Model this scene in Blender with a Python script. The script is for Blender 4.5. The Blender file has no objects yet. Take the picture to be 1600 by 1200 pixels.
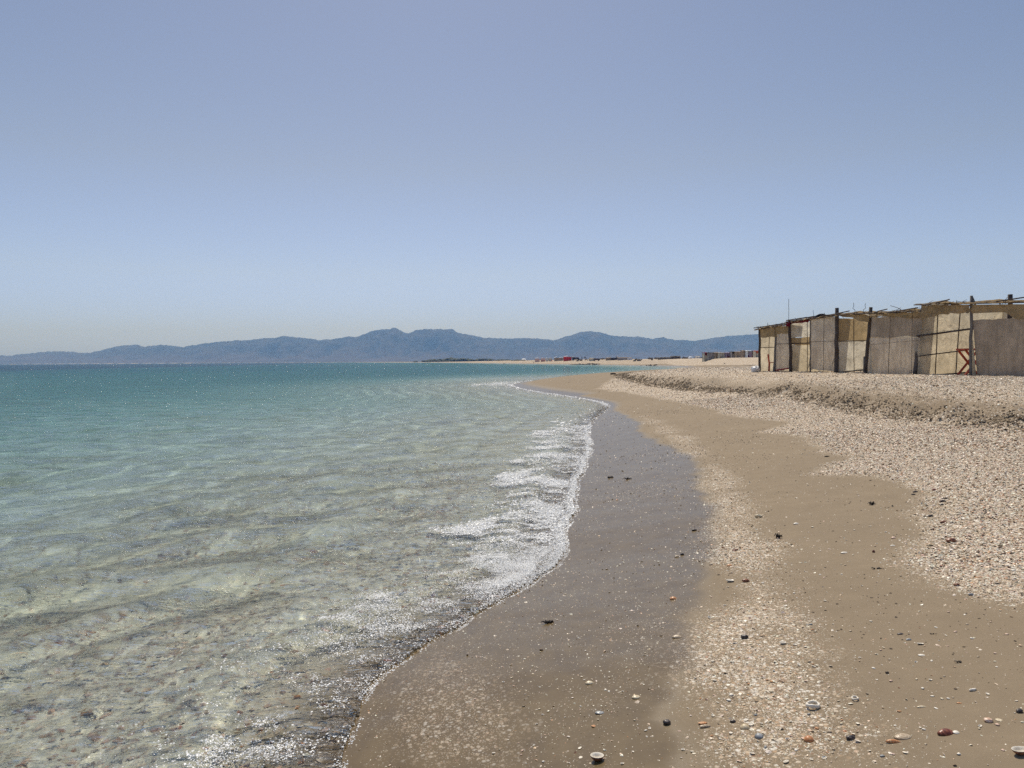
import bpy, bmesh, math, random
import numpy as np
from mathutils import Vector, Matrix

# ------------------------------------------------------------------ camera, sky, sun, exposure
scene = bpy.context.scene
COL = scene.collection
EYE = 1.7
F_PX = 1200.0                      # focal length in pixels of the 1600 px wide photograph
PITCH = math.atan(36 / 1200)
ROLL = math.radians(0.35)
SUN_EL, SUN_AZ = 57.0, -6.0        # degrees; azimuth from +Y towards +X

_F = Vector((0, math.cos(PITCH), -math.sin(PITCH)))
_R0 = Vector((1, 0, 0)); _U0 = _R0.cross(_F)
_R = _R0 * math.cos(ROLL) - _U0 * math.sin(ROLL)
_U = _U0 * math.cos(ROLL) + _R0 * math.sin(ROLL)

cam_d = bpy.data.cameras.new("camera"); cam = bpy.data.objects.new("camera", cam_d); COL.objects.link(cam)
cam_d.sensor_fit = 'HORIZONTAL'; cam_d.sensor_width = 36; cam_d.lens = 36 * F_PX / 1600
cam_d.clip_start = 0.05; cam_d.clip_end = 40000
m = Matrix((_R, _U, -_F)).transposed().to_4x4(); m.translation = Vector((0, 0, EYE)); cam.matrix_world = m
scene.camera = cam

world = bpy.data.worlds.new("World"); scene.world = world; world.use_nodes = True
wn = world.node_tree; wn.nodes.clear()
wo = wn.nodes.new('ShaderNodeOutputWorld'); wb = wn.nodes.new('ShaderNodeBackground'); ws = wn.nodes.new('ShaderNodeTexSky')
ws.sky_type = 'NISHITA'; ws.sun_disc = False
ws.sun_elevation = math.radians(SUN_EL); ws.sun_rotation = math.radians(SUN_AZ)
ws.altitude = 0; ws.air_density = 1.0; ws.dust_density = 0.8; ws.ozone_density = 2.0
wb.inputs['Strength'].default_value = 0.15
# a pale dusty band low in the sky
wc = wn.nodes.new('ShaderNodeTexCoord'); wz = wn.nodes.new('ShaderNodeSeparateXYZ'); wr = wn.nodes.new('ShaderNodeValToRGB'); wm = wn.nodes.new('ShaderNodeMix')
wn.links.new(wc.outputs['Generated'], wz.inputs[0]); wn.links.new(wz.outputs[2], wr.inputs[0])
for _e, (_p, _c) in zip([wr.color_ramp.elements[0], wr.color_ramp.elements[1], wr.color_ramp.elements.new(0.11), wr.color_ramp.elements.new(0.24), wr.color_ramp.elements.new(0.42)],
                        [(0.0, (0.36, 0.53, 1.2)), (0.75, (0.36, 0.31, 0.27)), (0.11, (0.575, 0.58, 0.75)), (0.24, (0.615, 0.55, 0.555)), (0.42, (0.575, 0.53, 0.535))]):
    _e.position = _p; _e.color = (*_c, 1)
wm.data_type = 'RGBA'; wm.blend_type = 'MULTIPLY'; wm.inputs[0].default_value = 1.0
wn.links.new(ws.outputs[0], wm.inputs[6]); wn.links.new(wr.outputs[0], wm.inputs[7])
wn.links.new(wm.outputs[2], wb.inputs[0]); wn.links.new(wb.outputs[0], wo.inputs[0])

sun_d = bpy.data.lights.new("sun", 'SUN'); sun = bpy.data.objects.new("sun", sun_d); COL.objects.link(sun)
sun_d.energy = 4.0; sun_d.angle = math.radians(0.55); sun_d.color = (1.0, 0.93, 0.81)
_sd = Vector((math.sin(math.radians(SUN_AZ)) * math.cos(math.radians(SUN_EL)), math.cos(math.radians(SUN_AZ)) * math.cos(math.radians(SUN_EL)), math.sin(math.radians(SUN_EL))))
sun.rotation_euler = _sd.to_track_quat('Z', 'Y').to_euler(); sun.location = (0, 0, 60)

scene.view_settings.view_transform = 'Standard'; scene.view_settings.look = 'None'
scene.view_settings.exposure = 0.0; scene.view_settings.gamma = 1.0
scene.render.engine = 'CYCLES'
cy = scene.cycles
cy.max_bounces = 7; cy.diffuse_bounces = 2; cy.glossy_bounces = 3; cy.transmission_bounces = 5; cy.transparent_max_bounces = 12
cy.volume_bounces = 0; cy.sample_clamp_indirect = 3; cy.sample_clamp_direct = 11; cy.use_adaptive_sampling = False; cy.caustics_reflective = False
cy.use_denoising = False

# ------------------------------------------------------------------ helpers
rng = np.random.default_rng(7); random.seed(7)

def smooth(a, b, x):
    t = np.clip((x - a) / (b - a), 0, 1); return t * t * (3 - 2 * t)

def _hash(ix, iy, seed):
    n = (ix.astype(np.int64) * 374761393 + iy.astype(np.int64) * 668265263 + seed * 1274126177) & 0xffffffff
    n = ((n ^ (n >> 13)) * 1274126177) & 0xffffffff
    n = ((n ^ (n >> 15)) * 2246822519) & 0xffffffff
    n ^= n >> 16
    return n / 4294967295.0

def vnoise(x, y, seed=0):
    x = np.asarray(x, float); y = np.asarray(y, float)
    fx = np.floor(x); fy = np.floor(y); tx = x - fx; ty = y - fy
    tx = tx * tx * tx * (tx * (tx * 6 - 15) + 10); ty = ty * ty * ty * (ty * (ty * 6 - 15) + 10)
    a = _hash(fx, fy, seed); b = _hash(fx + 1, fy, seed); c = _hash(fx, fy + 1, seed); d = _hash(fx + 1, fy + 1, seed)
    return (a + (b - a) * tx + (c - a) * ty + (a - b - c + d) * tx * ty) * 2 - 1

def fbm(x, y, octv=4, seed=0, gain=0.5):
    s = 0; a = 1; tot = 0
    x = np.asarray(x, float); y = np.asarray(y, float)
    for o in range(octv):
        s = s + a * vnoise(x, y, seed + o * 17); tot += a; a *= gain
        x, y = x * 2.03 * 0.8 - y * 2.03 * 0.6 + 5.1, x * 2.03 * 0.6 + y * 2.03 * 0.8 + 1.7
    return s / tot

def sdf(px, py, poly):
    """signed distance to a closed polygon, positive inside"""
    d2 = np.full(px.shape, 1e18); ins = np.zeros(px.shape, bool)
    n = len(poly)
    for i in range(n):
        ax, ay = poly[i]; bx, by = poly[(i + 1) % n]
        ex, ey = bx - ax, by - ay; wx, wy = px - ax, py - ay
        t = np.clip((wx * ex + wy * ey) / (ex * ex + ey * ey + 1e-12), 0, 1)
        dx = wx - ex * t; dy = wy - ey * t
        d2 = np.minimum(d2, dx * dx + dy * dy)
        c = ((ay <= py) & (by > py)) | ((by <= py) & (ay > py))
        if ey != 0: ins ^= c & (px < ax + ex * (py - ay) / ey)
    return np.where(ins, 1, -1) * np.sqrt(d2)

def ray(px, py):
    return _F + _R * ((px - 800) / F_PX) - _U * ((py - 600) / F_PX)

def at_z(px, py, z=0.0):
    d = ray(px, py); t = (z - EYE) / d.z; return (d.x * t, d.y * t)

def at_depth(px, py, Y):
    d = ray(px, py); t = Y / d.y; return Vector((d.x * t, Y, EYE + d.z * t))

def catmull(pts, n=5):
    out = []
    for i in range(len(pts) - 1):
        p0 = pts[max(i - 1, 0)]; p1 = pts[i]; p2 = pts[i + 1]; p3 = pts[min(i + 2, len(pts) - 1)]
        for k in range(n):
            t = k / n
            out.append(tuple(0.5 * (2 * p1[j] + (p2[j] - p0[j]) * t + (2 * p0[j] - 5 * p1[j] + 4 * p2[j] - p3[j]) * t * t + (3 * p1[j] - p0[j] - 3 * p2[j] + p3[j]) * t ** 3) for j in (0, 1)))
    out.append(tuple(pts[-1])); return out

def mesh_np(name, co, faces, mats=(), smooth_shade=True, attrs=None, colors=None, parent=None):
    me = bpy.data.meshes.new(name)
    co = np.asarray(co, np.float32); faces = np.asarray(faces, np.int32)
    k = faces.shape[1]
    me.vertices.add(len(co)); me.vertices.foreach_set('co', co.ravel())
    me.loops.add(faces.size); me.loops.foreach_set('vertex_index', faces.ravel())
    me.polygons.add(len(faces)); me.polygons.foreach_set('loop_start', np.arange(0, faces.size, k, dtype=np.int32))
    me.polygons.foreach_set('use_smooth', np.full(len(faces), smooth_shade))
    for an, av in (attrs or {}).items():
        at = me.attributes.new(an, 'FLOAT', 'POINT'); at.data.foreach_set('value', np.asarray(av, np.float32))
    if colors is not None:
        at = me.attributes.new('tone', 'FLOAT_COLOR', 'POINT')
        c4 = np.ones((len(co), 4), np.float32); c4[:, :3] = colors; at.data.foreach_set('color', c4.ravel())
    for mt in mats: me.materials.append(mt)
    me.update(calc_edges=True); me.validate()
    o = bpy.data.objects.new(name, me); COL.objects.link(o)
    if parent: o.parent = parent
    return o

def tag(o, label=None, cat=None, group=None, kind=None):
    if label: o['label'] = label
    if cat: o['category'] = cat
    if group: o['group'] = group
    if kind: o['kind'] = kind
    elif cat: o['kind'] = 'thing'
    return o

def empty(name, loc, label, cat, group=None, rz=0):
    o = bpy.data.objects.new(name, None); COL.objects.link(o); o.location = loc; o.rotation_euler = (0, 0, rz)
    o.empty_display_size = 0.2
    return tag(o, label, cat, group)

class MB:
    """collects shapes in one bmesh, links them as ONE mesh object"""
    def __init__(self): self.v = []; self.f = []
    def add(self, vs, fs):
        b = len(self.v); self.v += [tuple(v) for v in vs]; self.f += [tuple(i + b for i in f) for f in fs]
    def box(self, c, s, rz=0, M=None):
        c = Vector(c); vs = []
        for x in (-.5, .5):
            for y in (-.5, .5):
                for z in (-.5, .5):
                    p = Vector((x * s[0], y * s[1], z * s[2]))
                    if M is not None: p = M @ p
                    else: p = Matrix.Rotation(rz, 3, 'Z') @ p
                    vs.append(c + p)
        self.add(vs, [(0, 1, 3, 2), (4, 6, 7, 5), (0, 4, 5, 1), (2, 3, 7, 6), (0, 2, 6, 4), (1, 5, 7, 3)])
    def tube(self, pts, rads, n=8, seed=0, jit=0.0, cap=True):
        r_ = random.Random(seed); pts = [Vector(p) for p in pts]; vs = []; fs = []
        if not isinstance(rads, (list, tuple)): rads = [rads] * len(pts)
        prof = [1 + jit * (r_.random() * 2 - 1) for _ in range(n)]
        ref = None
        for i, p in enumerate(pts):
            t = (pts[min(i + 1, len(pts) - 1)] - pts[max(i - 1, 0)]).normalized()
            if ref is None: ref = Vector((1, 0, 0)) if abs(t.x) < 0.9 else Vector((0, 1, 0))
            a = (ref - t * ref.dot(t)).normalized(); b = t.cross(a); ref = a
            for k in range(n):
                an = 2 * math.pi * k / n; rr = rads[i] * prof[k] * (1 + jit * 0.6 * (r_.random() - .5))
                vs.append(p + (a * math.cos(an) + b * math.sin(an)) * rr)
        for i in range(len(pts) - 1):
            for k in range(n):
                fs.append((i * n + k, i * n + (k + 1) % n, (i + 1) * n + (k + 1) % n, (i + 1) * n + k))
        if cap:
            fs.append(tuple(range(n - 1, -1, -1))); fs.append(tuple(range((len(pts) - 1) * n, len(pts) * n)))
        self.add(vs, fs)
    def build(self, name, mat, parent=None, sm=True, origin=None, bevel=0):
        me = bpy.data.meshes.new(name)
        o0 = Vector(origin) if origin is not None else Vector((0, 0, 0))
        me.from_pydata([tuple(Vector(v) - o0) for v in self.v], [], self.f); me.materials.append(mat)
        me.update()
        if sm:
            for p in me.polygons: p.use_smooth = True
        o = bpy.data.objects.new(name, me); COL.objects.link(o); o.location = o0
        if bevel:
            md = o.modifiers.new('bevel', 'BEVEL'); md.width = bevel; md.segments = 2; md.limit_method = 'ANGLE'
        if parent is not None:
            o.parent = parent; o.location = o0 - parent.location if origin is not None else -parent.location
        return o

def wobbly(a, b, n=7, amp=0.02, seed=0):
    r_ = random.Random(seed); a = Vector(a); b = Vector(b); out = []
    for i in range(n):
        t = i / (n - 1); p = a.lerp(b, t); w = math.sin(math.pi * t)
        out.append(p + Vector((r_.uniform(-1, 1), r_.uniform(-1, 1), 0)) * amp * (0.3 + w))
    return out

# ---- shader helper
class NT:
    def __init__(self, name):
        self.m = bpy.data.materials.new(name); self.m.use_nodes = True
        self.t = self.m.node_tree; self.t.nodes.clear(); self.out = self.n('OutputMaterial')
    def n(self, kind, **kw):
        nd = self.t.nodes.new('ShaderNode' + kind)
        for k, v in kw.items(): setattr(nd, k, v)
        return nd
    def set(self, nd, **kw):
        for k, v in kw.items():
            s = nd.inputs[k.replace('_', ' ')] if k.replace('_', ' ') in nd.inputs else nd.inputs[k]
            if hasattr(v, 'node'): self.t.links.new(v, s)
            else: s.default_value = v if not (isinstance(v, tuple) and len(v) == 3 and s.type == 'RGBA') else (*v, 1)
        return nd
    def link(self, a, b): self.t.links.new(a, b)
    def math(self, op, a, b=None, c=None, clamp=False):
        nd = self.n('Math', operation=op, use_clamp=clamp)
        for i, v in enumerate((a, b, c)):
            if v is None: continue
            if hasattr(v, 'node'): self.link(v, nd.inputs[i])
            else: nd.inputs[i].default_value = v
        return nd.outputs[0]
    def maprange(self, v, a, b, c=0.0, d=1.0, smoothst=True):
        nd = self.n('MapRange'); nd.interpolation_type = 'SMOOTHSTEP' if smoothst else 'LINEAR'; nd.clamp = True
        self.link(v, nd.inputs[0])
        for i, x in zip((1, 2, 3, 4), (a, b, c, d)): nd.inputs[i].default_value = x
        return nd.outputs[0]
    def mix(self, fac, a, b, blend='MIX'):
        nd = self.n('Mix', data_type='RGBA', blend_type=blend); nd.clamp_factor = True
        ins = [i for i in nd.inputs if i.enabled] if False else None
        for s, v in ((nd.inputs[0], fac), (nd.inputs[6], a), (nd.inputs[7], b)):
            if hasattr(v, 'node'): self.link(v, s)
            elif isinstance(v, tuple): s.default_value = (*v, 1)
            else: s.default_value = v
        return nd.outputs[2]
    def ramp(self, v, stops, mode='LINEAR'):
        nd = self.n('ValToRGB'); cr = nd.color_ramp; cr.interpolation = mode
        while len(cr.elements) < len(stops): cr.elements.new(0.5)
        for e, (p, c) in zip(cr.elements, stops): e.position = p; e.color = (*c, 1)
        self.link(v, nd.inputs[0]); return nd.outputs[0]
    def coord(self, kind='Object'):
        return self.n('TexCoord').outputs[kind]
    def mapping(self, v, scale=(1, 1, 1), rot=(0, 0, 0), loc=(0, 0, 0)):
        nd = self.n('Mapping'); self.link(v, nd.inputs[0])
        nd.inputs['Scale'].default_value = scale; nd.inputs['Rotation'].default_value = rot; nd.inputs['Location'].default_value = loc
        return nd.outputs[0]
    def noise(self, v, scale, detail=3, rough=0.55, dist=0.0, out='Fac'):
        nd = self.n('TexNoise'); self.link(v, nd.inputs['Vector'])
        nd.inputs['Scale'].default_value = scale; nd.inputs['Detail'].default_value = detail; nd.inputs['Roughness'].default_value = rough; nd.inputs['Distortion'].default_value = dist
        return nd.outputs[out]
    def voronoi(self, v, scale, feature='F1', rnd=1.0):
        nd = self.n('TexVoronoi', feature=feature); self.link(v, nd.inputs['Vector'])
        nd.inputs['Scale'].default_value = scale; nd.inputs['Randomness'].default_value = rnd
        return nd
    def attr(self, name, kind='GEOMETRY'):
        nd = self.n('Attribute', attribute_name=name, attribute_type=kind); return nd
    def bump(self, h, strength=0.3, dist=0.01, normal=None):
        nd = self.n('Bump'); self.link(h, nd.inputs['Height']); nd.inputs['Strength'].default_value = strength; nd.inputs['Distance'].default_value = dist
        if normal is not None: self.link(normal, nd.inputs['Normal'])
        return nd.outputs[0]
    def principled(self, base, rough=0.7, normal=None, **kw):
        nd = self.n('BsdfPrincipled')
        for s, v in (('Base Color', base), ('Roughness', rough)):
            if hasattr(v, 'node'): self.link(v, nd.inputs[s])
            else: nd.inputs[s].default_value = (*v, 1) if isinstance(v, tuple) else v
        if normal is not None: self.link(normal, nd.inputs['Normal'])
        for k, v in kw.items():
            s = nd.inputs[k.replace('_', ' ')]
            if hasattr(v, 'node'): self.link(v, s)
            else: s.default_value = v
        return nd.outputs[0]
    def done(self, surf=None, vol=None):
        if surf is not None: self.link(surf, self.out.inputs['Surface'])
        if vol is not None: self.link(vol, self.out.inputs['Volume'])
        return self.m

_mats = {}
def simple(name, base, rough=0.75, var=0.25, scale=8, bump=0.2, bscale=40, dist=0.005):
    if name in _mats: return _mats[name]
    t = NT(name); c = t.coord()
    n1 = t.noise(c, scale, 4, 0.6)
    dark = tuple(x * (1 - var) for x in base); lite = tuple(min(1, x * (1 + var)) for x in base)
    col = t.mix(t.maprange(n1, 0.3, 0.7), dark, lite)
    _mats[name] = t.done(t.principled(col, rough, t.bump(t.noise(c, bscale, 3), bump, dist)))
    return _mats[name]

# ------------------------------------------------------------------ the lie of the land
shore_px = [(536, 1225), (541, 1180), (550, 1135), (582, 1075), (640, 1030), (705, 988), (760, 952), (815, 922), (866, 888), (887, 862), (884, 835),
            (899, 800), (903, 762), (917, 727), (925, 700), (922, 672), (931, 655), (948, 641), (952, 632), (935, 627), (910, 622), (875, 617), (840, 612), (812, 606), (800, 601.5)]
near = [at_z(*p) for p in shore_px]
shore = [(-40, -120), (-4, -30), (-1.6, -5), (-0.9, 1.2)] + catmull(near, 5) + catmull([near[-1], (1.6, 65), (4.5, 74), (8, 82), (14, 90), (22, 105), (31, 130), (38, 160), (42, 190), (42, 225), (38, 268), (28, 330), (14, 425)], 3)[1:] + \
    [(-30, 700), (-110, 1200), (-420, 2300), (-800, 3500), (-2300, 5600), (-6500, 8200), (-16000, 9500)]
LAND = shore + [(-16000, 16000), (16000, 16000), (16000, -120)]
scarp = catmull([(7.6, -20), (7.35, 6), (7.3, 11), (7.15, 13.3), (7.35, 16.5), (7.95, 21.5), (7.75, 27), (7.2, 33), (6.75, 39), (6.75, 46), (7.4, 52), (9.3, 57), (14, 61), (24, 67), (31, 88), (38, 115), (41.5, 150), (43, 185), (46, 230), (60, 300), (60, 400)], 4)
BERM = scarp + [(400, 420), (400, -20)]

def fields(x, y, detail=True):
    x = np.asarray(x, float); y = np.asarray(y, float)
    s = sdf(x, y, LAND)
    t = np.full(x.shape, -50.0); k = y < 460
    if k.any(): t[k] = sdf(x[k], y[k], BERM)
    nearw = 1 - smooth(30, 70, y)
    s = s + nearw * 0.05 * fbm(x * 2.2, y * 2.2, 3, 3)
    return s, t

def height(x, y, s=None, t=None):
    x = np.asarray(x, float); y = np.asarray(y, float)
    if s is None: s, t = fields(x, y)
    sp = np.maximum(s, 0)
    hl = 0.99 * (1 - np.exp(-sp / 5.8))
    hl = hl + 0.02 * fbm(x * 0.5, y * 0.5, 3, 11) * smooth(0.3, 2, s)
    wig = 0.24 * fbm(x * 1.1, y * 1.1, 3, 21) + 0.16 * fbm(x * 3.5, y * 3.5, 3, 23)
    wid = 0.30 + 0.5 * smooth(-0.1, 0.5, fbm(x * 0.35, y * 0.35, 2, 45)) + 0.6 * smooth(13, 8, y) + 3.0 * smooth(42, 60, y)
    k = smooth(-0.4, 1.0, (t + wig * (1 - smooth(40, 60, y))) / wid * 0.5)
    hb = 0.93 + 0.24 * smooth(0, 5, t) + 0.95 * smooth(75, 160, y) * smooth(0, 3, t)
    hb = hb - 0.25 * smooth(52, 66, y) * (1 - smooth(80, 120, y)) * (1 - smooth(0, 10, t))
    hb = np.minimum(hb, 0.15 + sp * 0.35)
    h = hl + (np.maximum(hb, hl) - hl) * k
    far = smooth(215, 290, y)
    hf = (2.35 - 1.0 * smooth(500, 1400, y)) * smooth(4, 46, s) + 0.10 * sp * (1 - smooth(0, 6, s))
    hf = hf + smooth(10, 60, s) * 0.35 * fbm(x * 0.02, y * 0.02, 3, 5)
    h = h * (1 - far) + np.maximum(hf, 0) * far
    # trampled, lumpy sand on the berm and the scarp
    lump = smooth(-1.2, 0.2, t) * (1 - smooth(90, 200, y))
    rough = 0.5 + 0.9 * np.exp(-((t - 0.7) / 1.6) ** 2)
    h = h + lump * rough * (0.045 * fbm(x * 1.6, y * 1.6, 3, 31) + 0.022 * fbm(x * 6, y * 6, 2, 37))
    scb = np.exp(-((t - 0.1) / 0.45) ** 2) * smooth(70, 45, y); h = h + scb * (0.05 * fbm(x * 2.6, y * 2.6, 3, 43) + 0.035 * fbm(x * 8, y * 8, 2, 47))
    h = h + smooth(0.5, 2.5, s) * (1 - smooth(60, 120, y)) * (0.006 * fbm(x * 5, y * 5, 3, 41) + 0.010 * fbm(x * 1.7, y * 1.7, 2, 42))
    d = np.maximum(-s, 0)
    bed = -(0.10 * np.minimum(d, 1.0)) - 1.9 * (1 - np.exp(-np.maximum(d - 0.5, 0) / 28))
    bed = bed - 2.6 * smooth(40, 260, d) - 0.8 * smooth(4, 26, d)
    bed = bed + smooth(0.4, 1.5, d) * (0.03 * fbm(x * 0.9, y * 0.9, 3, 51) + 0.012 * fbm(x * 6, y * 6, 2, 53))
    return np.where(s > 0, h, bed)

def drop(px, py):
    """the point of the ground seen at a pixel of the photograph"""
    px = np.asarray(px, float); py = np.asarray(py, float)
    dx = _F.x + _R.x * (px - 800) / F_PX - _U.x * (py - 600) / F_PX
    dy = _F.y + _R.y * (px - 800) / F_PX - _U.y * (py - 600) / F_PX
    dz = _F.z + _R.z * (px - 800) / F_PX - _U.z * (py - 600) / F_PX
    z = np.full(px.shape, 0.3)
    for _ in range(40):
        tt = (z - EYE) / dz; h = height(dx * tt, dy * tt); z = z + 0.35 * (h - z)
    tt = (z - EYE) / dz
    return dx * tt, dy * tt, z

def poly_world(pts):
    x, y, _ = drop([p[0] for p in pts], [p[1] for p in pts]); return list(zip(x, y))

Z_WET = poly_world([(950, 634), (972, 646), (1003, 661), (1000, 672), (1012, 684), (1040, 695), (1083, 712), (1100, 735), (1098, 760), (1112, 790), (1108, 830), (1120, 870), (1118, 905), (1098, 955), (1080, 1000), (1062, 1060), (1070, 1110), (1095, 1160), (1120, 1215)])
_sh = [q for q in shore if q[1] < 34]
Z_WET = [(3.0, 1.2)] + Z_WET[::-1] + [(-3, 34), (-6, 34), (-6, 1.2)]
Z_RIGHT = poly_world([(935, 607), (985, 614), (1016, 620), (1053, 626), (1110, 640), (1131, 647), (1237, 660), (1175, 677), (1250, 680), (1287, 691), (1300, 707), (1335, 716), (1275, 741), (1350, 738), (1381, 741), (1428, 754), (1462, 772), (1470, 790), (1458, 815), (1440, 845), (1418, 875), (1445, 892), (1500, 905), (1560, 925), (1640, 950), (1850, 1010)]) + [(12, 5), (12, 9)] + [q for q in scarp if 8 < q[1] < 53][::1]
Z_RIGHT = Z_RIGHT
Z_MID = poly_world([(990, 652), (1040, 688), (1092, 730), (1098, 780), (1092, 830), (1112, 880), (1128, 905), (1098, 960), (1062, 1010), (1048, 1060), (1075, 1110), (1120, 1215), (1420, 1215), (1385, 1150), (1345, 1090), (1305, 1030), (1292, 980), (1262, 930), (1240, 880), (1212, 840), (1172, 790), (1150, 750), (1112, 705), (1062, 670), (1012, 648)])
Z_GRAV = poly_world([(552, 1150), (604, 1078), (690, 1014), (760, 1030), (822, 1080), (836, 1140), (800, 1215), (540, 1215)])

def zones(x, y, s, t):
    x = np.asarray(x, float); y = np.asarray(y, float)
    wet = np.zeros(x.shape); sh = np.zeros(x.shape)
    k = (y < 36) & (y > -5) & (np.abs(x) < 30)
    w1 = 0.10 * fbm(x * 1.3, y * 1.3, 3, 61)
    a = np.full(x.shape, -9.0); b = a.copy(); c = a.copy(); g = a.copy()
    kk = (y < 70) & (y > -8) & (x > -12) & (x < 40)
    if k.any(): a[k] = sdf(x[k], y[k], Z_WET)
    if kk.any():
        b[kk] = sdf(x[kk], y[kk], Z_RIGHT); c[kk] = sdf(x[kk], y[kk], Z_MID); g[kk] = sdf(x[kk], y[kk], Z_GRAV)
    ww = 0.12; wet = smooth(-1.3, 0.9, (a + w1 * 1.4 + 0.05 * fbm(x * 5, y * 5, 3, 63)) / ww)
    edge = 0.12 * (1 - smooth(30, 75, y))
    wet = np.maximum(wet, smooth(0.5 * edge + 0.5, 0.1, s))
    wet = np.where(y > 36, smooth(1.6, 0.4, s), wet)
    n1 = fbm(x * 1.2, y * 1.2, 4, 71); n2 = fbm(x * 4.5, y * 4.5, 3, 73); n3 = fbm(x * 0.35, y * 0.35, 3, 75)
    base = 0.028 + 0.05 * smooth(0.1, 0.6, n1)
    right = smooth(-0.28, 0.30, b + 0.25 * n1 + 0.06 * n2) * (0.86 + 0.14 * n2)
    berm = smooth(-0.15, 0.3, t) * (0.8 + 0.2 * n2) * (1 - 0.7 * np.exp(-((t - 0.5 + 0.4 * n1) / 0.75) ** 2) * (1 - smooth(25, 45, y)))
    berm = berm * (1 - 0.45 * smooth(0.0, 0.5, n1 - 0.1) * (1 - smooth(4, 7, t)) * smooth(30, 10, y))
    mid = smooth(-0.26, 0.55, c + 0.18 * n1 + 0.06 * n2) * (0.78 + 0.35 * n2)
    mid = mid * (0.85 + 0.25 * n1)
    grav = smooth(-0.2, 0.4, g + 0.2 * n1) * 0.45
    wetsc = 0.075 * wet * (0.7 + smooth(-0.1, 0.5, n1) * 1.0)
    sh = np.maximum.reduce([base * np.ones_like(x), right, berm, mid, grav, wetsc])
    sh = np.where(y > 60, np.maximum(sh, 0.55 * smooth(6, 14, s) * smooth(60, 75, y)), sh)
    sh = np.where(s < 0, 0.45 + 0.3 * n1, sh)
    return wet, np.clip(sh, 0, 1), np.clip(right, 0, 1)

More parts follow.
